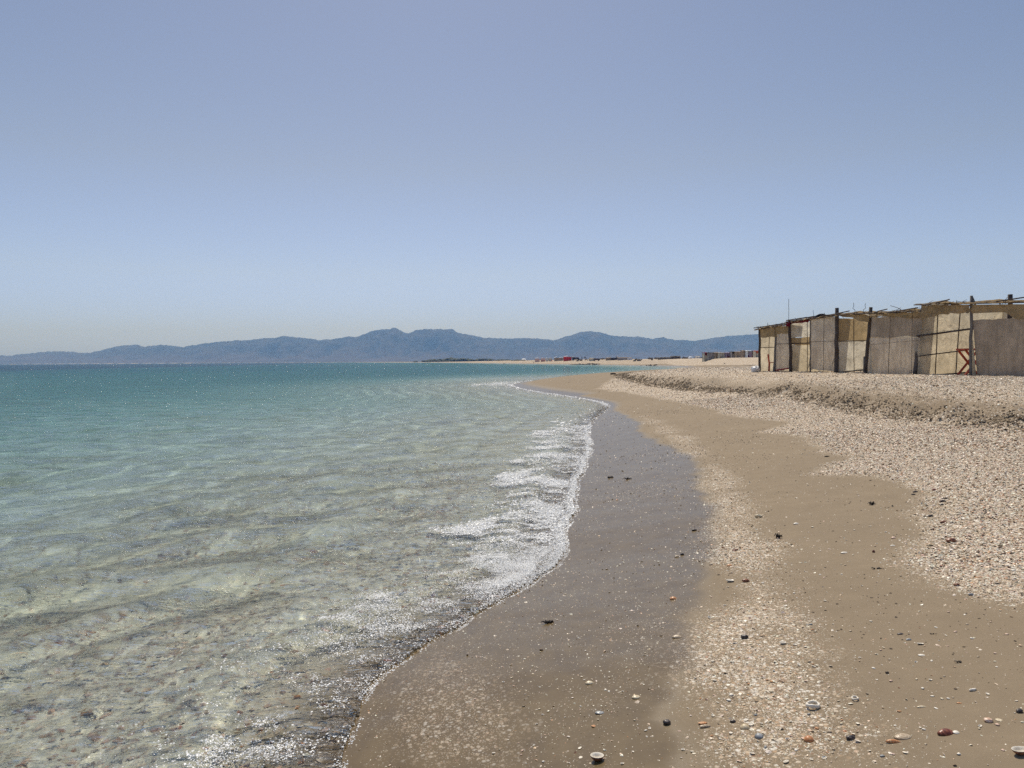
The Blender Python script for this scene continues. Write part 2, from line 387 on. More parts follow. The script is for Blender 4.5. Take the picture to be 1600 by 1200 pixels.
# ------------------------------------------------------------------ materials of the ground and the sea
def ground_material():
    t = NT('sand_and_shells'); c = t.coord()
    wet = t.attr('wet').outputs['Fac']; shl = t.attr('shell').outputs['Fac']; dep = t.attr('depth').outputs['Fac']
    grain = t.noise(c, 900, 2, 0.7); mid = t.noise(c, 6, 5, 0.6); big = t.noise(c, 0.8, 4, 0.55)
    sand = t.mix(t.maprange(mid, 0.25, 0.75), (0.230, 0.170, 0.102), (0.288, 0.218, 0.136))
    sand = t.mix(t.math('MULTIPLY', t.maprange(big, 0.35, 0.7), 0.6), sand, (0.225, 0.168, 0.105))
    sand = t.mix(0.35, sand, t.mix(t.maprange(grain, 0.3, 0.7), (0.14, 0.105, 0.07), (0.46, 0.38, 0.28)))
    # dark organic specks, in drifts
    sp = t.voronoi(c, 55); spm = t.math('MULTIPLY', t.maprange(sp.outputs['Distance'], 0.22, 0.12), t.maprange(t.noise(c, 1.7, 4, 0.6), 0.56, 0.68))
    sand = t.mix(t.math('MULTIPLY', spm, 0.75), sand, (0.07, 0.05, 0.035))
    wsand = t.mix(t.maprange(mid, 0.25, 0.75), (0.120, 0.080, 0.032), (0.158, 0.109, 0.047))
    streak = t.noise(t.mapping(c, (5, 0.9, 1), (0, 0, math.radians(-12))), 3, 4, 0.6, 0.6)
    wsand = t.mix(t.math('MULTIPLY', t.maprange(streak, 0.45, 0.7), 0.4), wsand, (0.102, 0.069, 0.032))
    damp = t.attr('damp').outputs['Fac']
    sand = t.mix(t.math('MULTIPLY', damp, t.maprange(t.noise(c, 2.5, 4, .6), 0.3, 0.55, 0.45, 0.95)), sand, t.mix(t.maprange(mid, .3, .7), (0.19, 0.143, 0.092), (0.265, 0.20, 0.13)))
    sand = t.mix(wet, sand, wsand)
    sand = t.mix(t.attr('scrub').outputs['Fac'], sand, t.mix(t.maprange(t.noise(c, 0.01, 4, .6), .35, .65), (0.05, 0.055, 0.035), (0.12, 0.105, 0.075)))
    # shell and pebble litter seen as texture
    def litter(scale, lo):
        v = t.voronoi(t.mapping(c, (1, 1, 0.7)), scale); rnd = t.n('SeparateColor'); t.link(v.outputs['Color'], rnd.inputs[0])
        tone = t.ramp(rnd.outputs[0], [(0.0, (0.12, 0.085, 0.06)), (0.05, (0.30, 0.19, 0.12)), (0.13, (0.50, 0.35, 0.22)), (0.30, (0.62, 0.49, 0.34)), (0.55, (0.72, 0.61, 0.47)), (0.78, (0.80, 0.74, 0.63))], 'CONSTANT')
        edge = t.maprange(v.outputs['Distance'], 0.25, 0.62)
        has = t.math('LESS_THAN', rnd.outputs[1], t.math('ADD', shl, lo))
        msk = t.math('MULTIPLY', has, t.math('SUBTRACT', 1.0, edge))
        return tone, msk, v.outputs['Distance']
    ta, ma, da = litter(140, 0.06); tb, mb, db = litter(50, 0.05); tc, mc, dc = litter(21, -0.30)
    gate = t.math('MULTIPLY', t.maprange(shl, 0.02, 0.4), t.math('SUBTRACT', 1.0, t.attr('scrub').outputs['Fac']))
    gate = t.math('MULTIPLY', gate, t.math('SUBTRACT', 1.0, t.math('MULTIPLY', wet, 0.6)))
    ma = t.math('MULTIPLY', ma, gate); mb = t.math('MULTIPLY', mb, gate); mc = t.math('MULTIPLY', t.math('MULTIPLY', mc, gate), t.maprange(shl, 0.35, 0.8))
    col = t.mix(ma, sand, ta); col = t.mix(mb, col, tb); col = t.mix(t.math('MULTIPLY', mc, 0.8), col, tc)
    # seabed: greenish brown stones
    v = t.voronoi(t.mapping(c, (1, 1, 0.6)), 34); sc = t.n('SeparateColor'); t.link(v.outputs['Color'], sc.inputs[0])
    stone = t.ramp(sc.outputs[0], [(0, (0.42, 0.36, 0.235)), (0.12, (0.60, 0.55, 0.38)), (0.38, (0.75, 0.70, 0.52)), (0.68, (0.74, 0.61, 0.43)), (0.84, (0.52, 0.38, 0.26)), (0.90, (0.84, 0.80, 0.66))], 'CONSTANT')
    stone = t.mix(t.maprange(v.outputs['Distance'], 0.3, 0.62), stone, (0.66, 0.61, 0.44))
    stone = t.mix(t.math('MULTIPLY', t.maprange(t.noise(c, 0.7, 4, 0.6), 0.28, 0.52), t.maprange(dep, 0.2, 0.6, 0.15, 1.0)), stone, (0.86, 0.84, 0.74))
    under = t.maprange(dep, 0.0, 0.07)
    col = t.mix(under, col, stone)
    rough = t.math('SUBTRACT', 0.9, t.math('MULTIPLY', wet, 0.62))
    h = t.math('ADD', t.math('MULTIPLY', t.math('MULTIPLY', db, mb), -0.9), t.math('MULTIPLY', mid, 0.5))
    h = t.math('ADD', h, t.math('MULTIPLY', t.math('SUBTRACT', 1.0, wet), t.math('MULTIPLY', grain, 0.35)))
    h = t.math('ADD', h, t.math('MULTIPLY', mc, 1.2))
    nrm = t.bump(h, 0.55, 0.012)
    spec = t.math('ADD', 0.15, t.math('MULTIPLY', wet, 0.20))
    return t.done(t.principled(col, rough, nrm, Specular_IOR_Level=spec))

def water_material():
    t = NT('sea_water'); c = t.coord()
    dep = t.attr('depth').outputs['Fac']; foam = t.attr('foam').outputs['Fac']
    # ripples: crests run along the shore, elongated
    r1 = t.noise(t.mapping(c, (0.35, 1.0, 1), (0, 0, math.radians(-14))), 2.1, 5, 0.62, 0.5)
    r2 = t.noise(t.mapping(c, (0.4, 1.0, 1), (0, 0, math.radians(14))), 9.0, 5, 0.6, 0.4)
    r3 = t.noise(t.mapping(c, (0.45, 1.0, 1), (0, 0, math.radians(-6))), 0.55, 3, 0.55, 0.3)
    h = t.math('ADD', t.math('MULTIPLY', r1, 0.21), t.math('MULTIPLY', r2, 0.085))
    hfar = t.math('ADD', h, t.math('MULTIPLY', r3, 0.8))
    r5 = t.noise(t.mapping(c, (0.8, 0.26, 1)), 1.0, 5, 0.62)
    hfar = t.math('ADD', hfar, t.math('MULTIPLY', r5, 1.4))
    r4 = t.maprange(t.noise(t.mapping(c, (0.6, 1.0, 1), (0, 0, math.radians(-10))), 9.0, 3, 0.6), 0.60, 0.77, 0, 0.17)
    h = t.math('ADD', h, r4); hfar = t.math('ADD', hfar, r4)
    offs = t.attr('offshore').outputs['Fac']
    w = t.maprange(offs, 0.3, 9.0, 0.45, 1.0)
    hh = t.math('MULTIPLY', t.math('ADD', t.math('MULTIPLY', h, t.math('SUBTRACT', 1.0, t.maprange(offs, 6, 30))), t.math('MULTIPLY', hfar, t.maprange(offs, 6, 30))), w)
    nrm = t.bump(hh, 1.0, 1.0)
    fr = t.n('Fresnel'); fr.inputs['IOR'].default_value = 1.333; t.link(nrm, fr.inputs['Normal'])
    gl = t.n('BsdfGlossy'); gl.inputs['Roughness'].default_value = 0.03; t.link(nrm, gl.inputs['Normal'])
    def ext(k): return t.math('EXPONENT', t.math('MULTIPLY', dep, -k))
    tint = t.n('CombineColor'); t.link(ext(0.30), tint.inputs[0]); t.link(ext(0.05), tint.inputs[1]); t.link(ext(0.055), tint.inputs[2])
    tr = t.n('BsdfRefraction'); t.link(tint.outputs[0], tr.inputs[0]); tr.inputs['IOR'].default_value=1.333; tr.inputs['Roughness'].default_value=0.0; t.link(t.bump(hh, 0.22, 1.0), tr.inputs['Normal'])
    body = t.n('BsdfDiffuse')
    big = t.noise(t.mapping(c, (1, 0.35, 1)), 0.02, 4, 0.6)
    bc = t.mix(t.maprange(big, 0.35, 0.65), (0.044, 0.110, 0.195), (0.062, 0.148, 0.220))
    t.link(bc, body.inputs[0])
    turb = t.math('SUBTRACT', 1.0, ext(0.16), clamp=True)
    wat = t.n('MixShader'); t.link(turb, wat.inputs[0]); t.link(tr.outputs[0], wat.inputs[1]); t.link(body.outputs[0], wat.inputs[2])
    s1 = t.n('MixShader'); t.link(fr.outputs[0], s1.inputs[0]); t.link(wat.outputs[0], s1.inputs[1]); t.link(gl.outputs[0], s1.inputs[2])
    # foam: lace of bubbles
    f1 = t.noise(t.mapping(c, (1.0, 0.55, 1), (0, 0, math.radians(-14))), 30, 7, 0.82, 1.6); f2 = t.voronoi(c, 46, 'DISTANCE_TO_EDGE').outputs['Distance']
    lace = t.math('SUBTRACT', t.math('ADD', foam, t.math('MULTIPLY', t.math('SUBTRACT', f1, 0.5), 1.5)), t.math('MULTIPLY', f2, 1.0))
    fm = t.maprange(lace, 0.52, 0.78)
    fm = t.math('MULTIPLY', fm, t.maprange(foam, 0.02, 0.12))
    fb = t.principled((0.80, 0.81, 0.80), 0.6, t.bump(f1, 0.6, 0.01))
    s2 = t.n('MixShader'); t.link(t.math('MULTIPLY', fm, 0.55), s2.inputs[0]); t.link(s1.outputs[0], s2.inputs[1]); t.link(fb, s2.inputs[2])
    return t.done(s2.outputs[0])

M_GROUND = ground_material(); M_WATER = water_material()

# ------------------------------------------------------------------ ground sheet and sea (fan-shaped grids, finer close by)
def fan(c0, a0, a1, na, radii):
    an = np.radians(np.linspace(a0, a1, na)); A, Rr = np.meshgrid(an, radii, indexing='ij')
    return c0[0] + np.sin(A) * Rr, c0[1] + np.cos(A) * Rr

def quads(na, nr, keep=None):
    i = np.arange(na * nr).reshape(na, nr)
    q = np.stack([i[:-1, :-1], i[:-1, 1:], i[1:, 1:], i[1:, :-1]], -1).reshape(-1, 4)[:, ::-1]
    if keep is not None:
        k = keep.ravel(); q = q[k[q].all(1)]
    return q

def radii():
    r = [1.6]
    while r[-1] < 15500:
        r.append(r[-1] * (1.0058 if r[-1] < 26 else 1.009 if r[-1] < 80 else 1.022))
    return np.array(r)
RAD = radii()
NA = 680
GX, GY = fan((0, -2.0), -56, 56, NA, RAD)
S, T = fields(GX.ravel(), GY.ravel()); S = S.reshape(GX.shape); T = T.reshape(GX.shape)
GZ = height(GX, GY, S, T)
WET, SHL, RGT = zones(GX, GY, S, T)
g = mesh_np('sand_ground', np.stack([GX, GY, GZ], -1).reshape(-1, 3), quads(NA, len(RAD)), [M_GROUND],
            attrs={'scrub': (np.maximum(smooth(900, 1400, GY) * smooth(14, 40, S), smooth(2200, 3200, GY))).ravel(), 'damp': (np.exp(-((T - 0.05 + 0.12 * fbm(GX * 2, GY * 2, 3, 151)) / 0.38) ** 2) * smooth(75, 50, GY) + 0.8 * np.exp(-((T - 0.9 + 0.5 * fbm(GX * .8, GY * .8, 3, 153)) / 0.8) ** 2) * smooth(24, 12, GY)).ravel(), 'wet': WET.ravel(), 'shell': SHL.ravel(), 'depth': np.maximum(-GZ, 0).ravel() * (S.ravel() < 0)})
tag(g, kind='structure')

def along(x, y): return x * 0.25 + y     # runs along the shore
def water_z(x, y, s):
    d = -s
    nearw = 1 - smooth(6, 16, d)
    warp = 0.35 * fbm(x * 0.5, y * 0.5, 3, 81) + 0.9 * fbm(x * 0.13, y * 0.13, 2, 83)
    ph = (d + warp) * 2 * math.pi / 1.15
    sw = 0.5 + 0.5 * np.sin(ph)
    amp = 0.5 + 0.5 * fbm(x * 0.22, y * 0.22, 2, 85)
    z = 0.088 * (sw ** 2.6 - 0.28) * amp * smooth(0.5, 2.2, d) * nearw
    for (ax, ay, lam, am, sd) in ((-0.55, 0.83, 0.85, 0.010, 1), (-0.25, 0.97, 1.4, 0.014, 2), (-0.8, 0.6, 0.55, 0.006, 3), (0.1, 1.0, 2.3, 0.022, 4)):
        z = z + am * np.sin((ax * x + ay * y + 0.5 * fbm(x * 0.4, y * 0.4, 2, 90 + sd) * lam * 2) * 2 * math.pi / lam) * smooth(0.4, 2.5, d) * (1 - smooth(18, 40, y))
    u = (0.24 * x + 0.97 * y); v = (-0.97 * x + 0.24 * y); rf = smooth(0.15, 1.2, d) * (1 - smooth(14, 26, y))
    z = z + rf * (0.022 * fbm(u * 1.1 + 0.4 * fbm(v * 1.5, u * .7, 2, 171), v * 2.6, 2, 173) + 0.011 * fbm(u * 2.6, v * 6.5, 2, 177) * (1 - smooth(9, 15, y)))
    # the little breaking wave just off the edge
    q = along(x, y); d0 = 0.62 + 0.22 * fbm(q * 0.6, q * 0.0 + 3, 2, 95); a0 = 0.5 + 0.5 * fbm(q * 0.9, q * 0 + 9, 2, 97)
    u = d - d0
    z = z + (0.055 * a0 + 0.012) * np.where(u < 0, np.exp(-(u / 0.11) ** 2), np.exp(-(u / 0.33) ** 2)) * (1 - smooth(14, 26, y))
    z = z + smooth(0.03, 0.25, d) * (1 - smooth(0.8, 3, d)) * 0.012 * fbm(x * 9, y * 9, 3, 99)
    lip = 0.022 * np.sqrt(np.clip(d / 0.07, 0, 1)) * (1 - 0.5 * smooth(0.1, 0.5, d))
    return z + lip

def foam_field(x, y, s):
    d = -s; q = along(x, y)
    n1 = fbm(x * 1.7, y * 1.7, 4, 101); n2 = fbm(x * 6, y * 6, 3, 103)
    wfar = smooth(3.4, 6.5, y) * (1 - smooth(18, 25, y))             # the broad white patch up the beach
    edge = np.exp(-(d / (0.05 + 0.14 * wfar)) ** 2) * (0.62 + 0.36 * smooth(4.5, 7, y))
    patch = smooth(0.0, 0.15, d) * (1 - smooth((0.9 + 0.5 * n1) * (.52 + .42 * smooth(3.8, 7.5, y)), (1.4 + 0.6 * n1) * (.46 + .46 * smooth(3.8, 7.5, y)), d)) * (0.50 + 0.38 * wfar) * (0.75 + 0.7 * n1 + 0.3 * n2)
    f = np.maximum(edge, patch)
    f = f * (1 - 0.93 * smooth(24, 32, y))
    tip = np.exp(-(np.minimum(d, 9) / 0.5) ** 2) * smooth(24, 30, y) * (1 - smooth(70, 90, y)) * 1.0
    shoal = smooth(0.0, 0.5, d) * (1 - smooth(2.5, 4.0, d)) * np.exp(-((y - 58) / 9) ** 2) * (0.65 + 0.6 * n1)
    farb = np.exp(-(np.minimum(d, 40) / 2.5) ** 2) * smooth(90, 120, y) * (1 - smooth(900, 1400, y)) * 0.6
    return np.clip(np.maximum.reduce([f, tip, shoal, farb]), 0, 1)

WZ = water_z(GX, GY, S)
WZ = np.maximum(WZ, GZ + 0.004)
FO = foam_field(GX, GY, S)
edge_keep = S < 0.0
wat = mesh_np('sea_water', np.stack([GX, GY, np.where(S < 0, WZ, GZ)], -1).reshape(-1, 3), quads(NA, len(RAD), edge_keep), [M_WATER],
              attrs={'depth': np.maximum(WZ - GZ, 0).ravel(), 'foam': FO.ravel(), 'offshore': np.clip(-S, 0, 200).ravel()})
tag(wat, kind='structure')

# ------------------------------------------------------------------ mountains
ridge = [(-700, 556), (-300, 557), (0, 556), (30, 554), (70, 550), (100, 549.5), (140, 551), (180, 542), (200, 538.5), (215, 539), (225, 541.5), (245, 538.5), (265, 540), (285, 542), (320, 536), (360, 533), (400, 530), (430, 527), (445, 525), (470, 528), (500, 531), (540, 527), (560, 525), (585, 516), (600, 515), (610, 514), (613, 511.5), (618, 511.5), (625, 516), (637, 521), (650, 516), (662, 514), (700, 514.5), (707, 514), (715, 519), (735, 523), (760, 528), (800, 529), (825, 528), (850, 530), (865, 532), (880, 527), (895, 523), (905, 519), (920, 518), (935, 518), (950, 523), (975, 526), (1000, 526), (1020, 529), (1035, 527.5), (1055, 531), (1085, 533), (1110, 529), (1150, 524), (1190, 522), (1250, 530), (1320, 540), (1400, 545), (1600, 550), (2000, 548), (2400, 552)]
def mountains():
    t = NT('mountain_rock'); c = t.coord()
    n = t.noise(c, 0.004, 6, 0.65); n2 = t.noise(c, 0.0011, 3, 0.5)
    geo = t.n('NewGeometry'); sep = t.n('SeparateXYZ'); t.link(c, sep.inputs[0])
    low = t.maprange(sep.outputs[2], 190, 20)
    col = t.mix(t.maprange(n, 0.35, 0.65), (0.008, 0.012, 0.018), (0.055, 0.052, 0.055))
    col = t.mix(t.math('MULTIPLY', low, t.maprange(n2, 0.3, 0.7, 0.25, 0.75)), col, (0.085, 0.066, 0.07))
    mat = t.done(t.principled(col, 0.95, Specular_IOR_Level=0.1))
    px = np.arange(-650, 2350, 1.5)
    rx = np.array([p[0] for p in ridge]); ry = np.array([p[1] for p in ridge])
    yy = np.interp(px, rx, ry) - 1.5 * fbm(px * 0.07, px * 0, 4, 111, .6) - 0.7 * fbm(px * 0.3, px * 0, 2, 113)
    D = 9200.0
    X = []; Z = []
    pts = [at_depth(a, b, D) for a, b in zip(px, yy)]
    top = np.array([p.z for p in pts]); dirx = np.array([p.x for p in pts]) / D
    u = np.concatenate([np.linspace(0, 1, 56), np.linspace(1.03, 1.6, 14)])
    PX, U_ = np.meshgrid(dirx, u, indexing='ij'); TOP = np.repeat(top[:, None], len(u), 1)
    Yd = 7000 + 2200 * U_
    Xw = PX * (Yd / 1.0)
    uu = np.clip(U_, 0, 1)
    prof = 0.13 * uu + 0.87 * smooth(0.12, 1.0, uu) ** 1.25
    rid = 1 - np.abs(fbm(Xw * 0.0034, Yd * 0.0012, 5, 121)) * 2.4
    prof = prof * (1 - 0.85 * (1 - rid) * np.clip(4 * uu * (1 - uu), 0, 1) * 0.7)
    Zm = TOP * np.where(U_ <= 1, prof, 1 - smooth(1.0, 1.6, U_))
    Zm = Zm - 3 * (U_ < 0.02) - 3 * (U_ > 1.55)
    o = mesh_np('mountains', np.stack([Xw, Yd, Zm], -1).reshape(-1, 3), quads(len(px), len(u)), [mat])
    tag(o, kind='structure')
mountains()

# ------------------------------------------------------------------ materials of the objects
def cloth_material(name, base, trans=0.5, streak=0.25):
    t = NT(name); c = t.coord()
    n1 = t.noise(c, 1.6, 5, 0.65); n2 = t.noise(t.mapping(c, (3, 3, 0.4)), 3, 4, 0.6); wv = t.noise(c, 160, 2, 0.6)
    col = t.mix(t.maprange(n1, 0.3, 0.7), tuple(x * (1 - streak) for x in base), tuple(min(1, x * (1 + 0.12)) for x in base))
    col = t.mix(t.math('MULTIPLY', t.maprange(n2, 0.45, 0.7), 0.5), col, tuple(x * 0.58 for x in base))
    col = t.mix(t.math('MULTIPLY', t.maprange(wv, 0.4, 0.65), 0.25), col, tuple(x * 0.55 for x in base))
    nrm = t.bump(t.noise(t.mapping(c, (1, 1, 0.45)), 3.2, 6, 0.62, 1.4), 1.0, 0.10)
    d = t.n('BsdfDiffuse'); t.link(col, d.inputs[0]); t.link(nrm, d.inputs[2])
    tr = t.n('BsdfTranslucent'); t.link(col, tr.inputs[0]); t.link(nrm, tr.inputs[1])
    mx = t.n('MixShader'); mx.inputs[0].default_value = trans; t.link(d.outputs[0], mx.inputs[1]); t.link(tr.outputs[0], mx.inputs[2])
    return t.done(mx.outputs[0])

def wood_material(name, base):
    t = NT(name); c = t.coord()
    n = t.noise(t.mapping(c, (14, 14, 1.2)), 4, 5, 0.65, 0.4); n2 = t.noise(c, 1.5, 3)
    col = t.mix(t.maprange(n, 0.3, 0.7), tuple(x * 0.5 for x in base), tuple(x * 1.4 for x in base))
    col = t.mix(t.math('MULTIPLY', t.maprange(n2, 0.45, 0.7), 0.5), col, (0.16, 0.14, 0.125))
    return t.done(t.principled(col, 0.85, t.bump(n, 0.6, 0.01)))

C_CREAM = cloth_material('cream_cloth', (0.74, 0.65, 0.48), 0.6)
C_WHITE = cloth_material('white_cloth', (0.80, 0.75, 0.63), 0.6)
C_TAN = cloth_material('tan_sacking', (0.50, 0.38, 0.22), 0.55)
C_GREY = cloth_material('grey_cloth', (0.92, 0.81, 0.66), 0.66)
C_BROWN = cloth_material('brown_mesh_cloth', (0.54, 0.45, 0.345), 0.45)
C_MAROON = cloth_material('maroon_cloth', (0.22, 0.025, 0.035), 0.35)
C_BLACK = cloth_material('black_sheet', (0.025, 0.024, 0.026), 0.05)
W_DARK = wood_material('dark_weathered_wood', (0.070, 0.048, 0.034))
W_GREY = wood_material('grey_weathered_wood', (0.19, 0.165, 0.14))
W_BAT = wood_material('thin_batten_wood', (0.11, 0.075, 0.05))
M_ORANGE = simple('orange_paint', (0.50, 0.075, 0.022), 0.55, 0.2)
M_RED = simple('red_paint', (0.42, 0.04, 0.03), 0.6, 0.25)

def panel(name, mat, parent, c00, c10, c11, c01, nx=26, ny=18, amp=0.02, sag=0.0, seed=0, fr=2.2):
    """a sheet hung between four corners (bottom left, bottom right, top right, top left), with folds"""
    c00, c10, c11, c01 = map(Vector, (c00, c10, c11, c01))
    nrm = (c10 - c00).cross(c01 - c00).normalized()
    U_, V_ = np.meshgrid(np.linspace(0, 1, nx), np.linspace(0, 1, ny), indexing='ij')
    def L(k): return (c00[k] * (1 - U_) * (1 - V_) + c10[k] * U_ * (1 - V_) + c11[k] * U_ * V_ + c01[k] * (1 - U_) * V_)
    P = np.stack([L(0), L(1), L(2)], -1)
    w = (c10 - c00).length
    fold = fbm(U_ * w * fr, V_ * fr * 0.7, 3, 200 + seed) + 0.45 * np.sin((U_ * w * 9 + V_ * 2.5 + seed)) * np.clip(fbm(U_ * 2, V_ * 2, 2, 300 + seed) + 0.1, 0, 1)
    fold = fold * (4 * U_ * (1 - U_)) ** 0.4
    P = P + np.array(nrm)[None, None, :] * (amp * 1.6 * fold)[..., None]
    P[..., 2] -= sag * (4 * U_ * (1 - U_)) * V_ * (0.8 + 0.5 * fbm(U_ * 2.5, U_ * 0 + seed, 2, 400 + seed))
    P[..., 2] += 0.07 * fbm(U_ * w * 2.2, U_ * 0, 3, 500 + seed) * (1 - V_) ** 6 + 0.035 * fbm(U_ * w * 3, U_ * 0 + 5, 3, 510 + seed) * V_ ** 6
    P = P - np.array(parent.location)[None, None, :]
    return mesh_np(name, P.reshape(-1, 3), quads(nx, ny), [mat], parent=parent)

# front line of the row of huts, in plan
def front(p):
    y = 19.88 / ((p - 800) / 1200 + 0.248); return ((p - 800) / 1200 * y, y)
INL = Vector((0.9706, 0.2407, 0))       # inland
ground_at = lambda x, y: float(height(np.array([x]), np.array([y]))[0])
def on_front(p, py, inset=0.0):
    x, y = front(p); v = at_depth(p, py, y); return v + INL * inset

def post(parent, pb, pt, yt, r, mat=W_DARK, name='post', seed=0, amp=0.015, depth=None):
    x, y = front(pb) if depth is None else (at_depth(pb, 600, depth).x, depth)
    a = Vector((x, y, ground_at(x, y) - 0.12)); b = at_depth(pt, yt, y)
    mb = MB(); mb.tube(wobbly(a, b, 9, amp, seed), [r * (1.1 - 0.2 * i / 8) for i in range(9)], 9, seed, 0.14)
    return mb.build(name, mat, parent)

def stick(parent, a, b, r, mat=W_BAT, name='batten', seed=0, amp=0.008):
    mb = MB(); mb.tube(wobbly(a, b, 7, amp, seed), r, 6, seed, 0.15); return mb.build(name, mat, parent)

def roof(parent, p0, y0, p1, y1, depth, mat, seed, rise=0.12, name='roof_mat'):
    a = on_front(p0, y0); b = on_front(p1, y1)
    a2 = a + INL * depth + Vector((0, 0, rise)); b2 = b + INL * depth + Vector((0, 0, rise))
    o = panel(name, mat, parent, a - INL * 0.12, b - INL * 0.12, b2, a2, 26, 16, 0.05, 0.0, seed, 1.6)
    r_ = random.Random(seed)
    for k in range(3):
        t0 = (k + 0.5) / 3 + r_.uniform(-.1, .1)
        s = a.lerp(b, t0); e = a2.lerp(b2, t0 + r_.uniform(-.08, .08))
        stick(parent, s - INL * r_.uniform(0.15, 0.5) + Vector((0, 0, 0.035)), e + Vector((0, 0, 0.05)), 0.022, W_BAT, 'roof_pole', seed * 7 + k, 0.02)
    mb = MB()
    for k in range(46):
        t0 = r_.random(); p = a.lerp(b, t0) - INL * r_.uniform(-.1, .16) + Vector((0, 0, r_.uniform(.0, .05))); d = Vector((r_.uniform(-1, 1), r_.uniform(-1, 1), r_.uniform(-.35, .45))).normalized() * r_.uniform(.12, .5)
        mb.tube([p - d * .5, p + Vector((0, 0, .02)), p + d * .5], [.007, .008, .004], 5, k, .2)
    mb.tube(wobbly(a + Vector((0, 0, .015)), b + Vector((0, 0, .02)), 16, .02, seed), .03, 6, seed, .3); mb.build('roof_straw', W_BAT, parent)
    stick(parent, a - INL * 0.03 + (a - b).normalized() * 0.25 + Vector((0, 0, 0.01)), b - INL * 0.03 + Vector((0, 0, 0.02)), 0.028, W_BAT, 'roof_pole', seed * 7 + 5, 0.015)
    return o

def back_wall(parent, p0, y0, p1, y1, depth, mat, seed):
    a = on_front(p0, y0) + INL * depth; b = on_front(p1, y1) + INL * depth
    ga = a.copy(); ga.z = ground_at(a.x, a.y) - 0.02; gb = b.copy(); gb.z = ground_at(b.x, b.y) - 0.02
    panel('back_wall', mat, parent, ga, gb, b, a, 20, 14, 0.025, 0, seed)

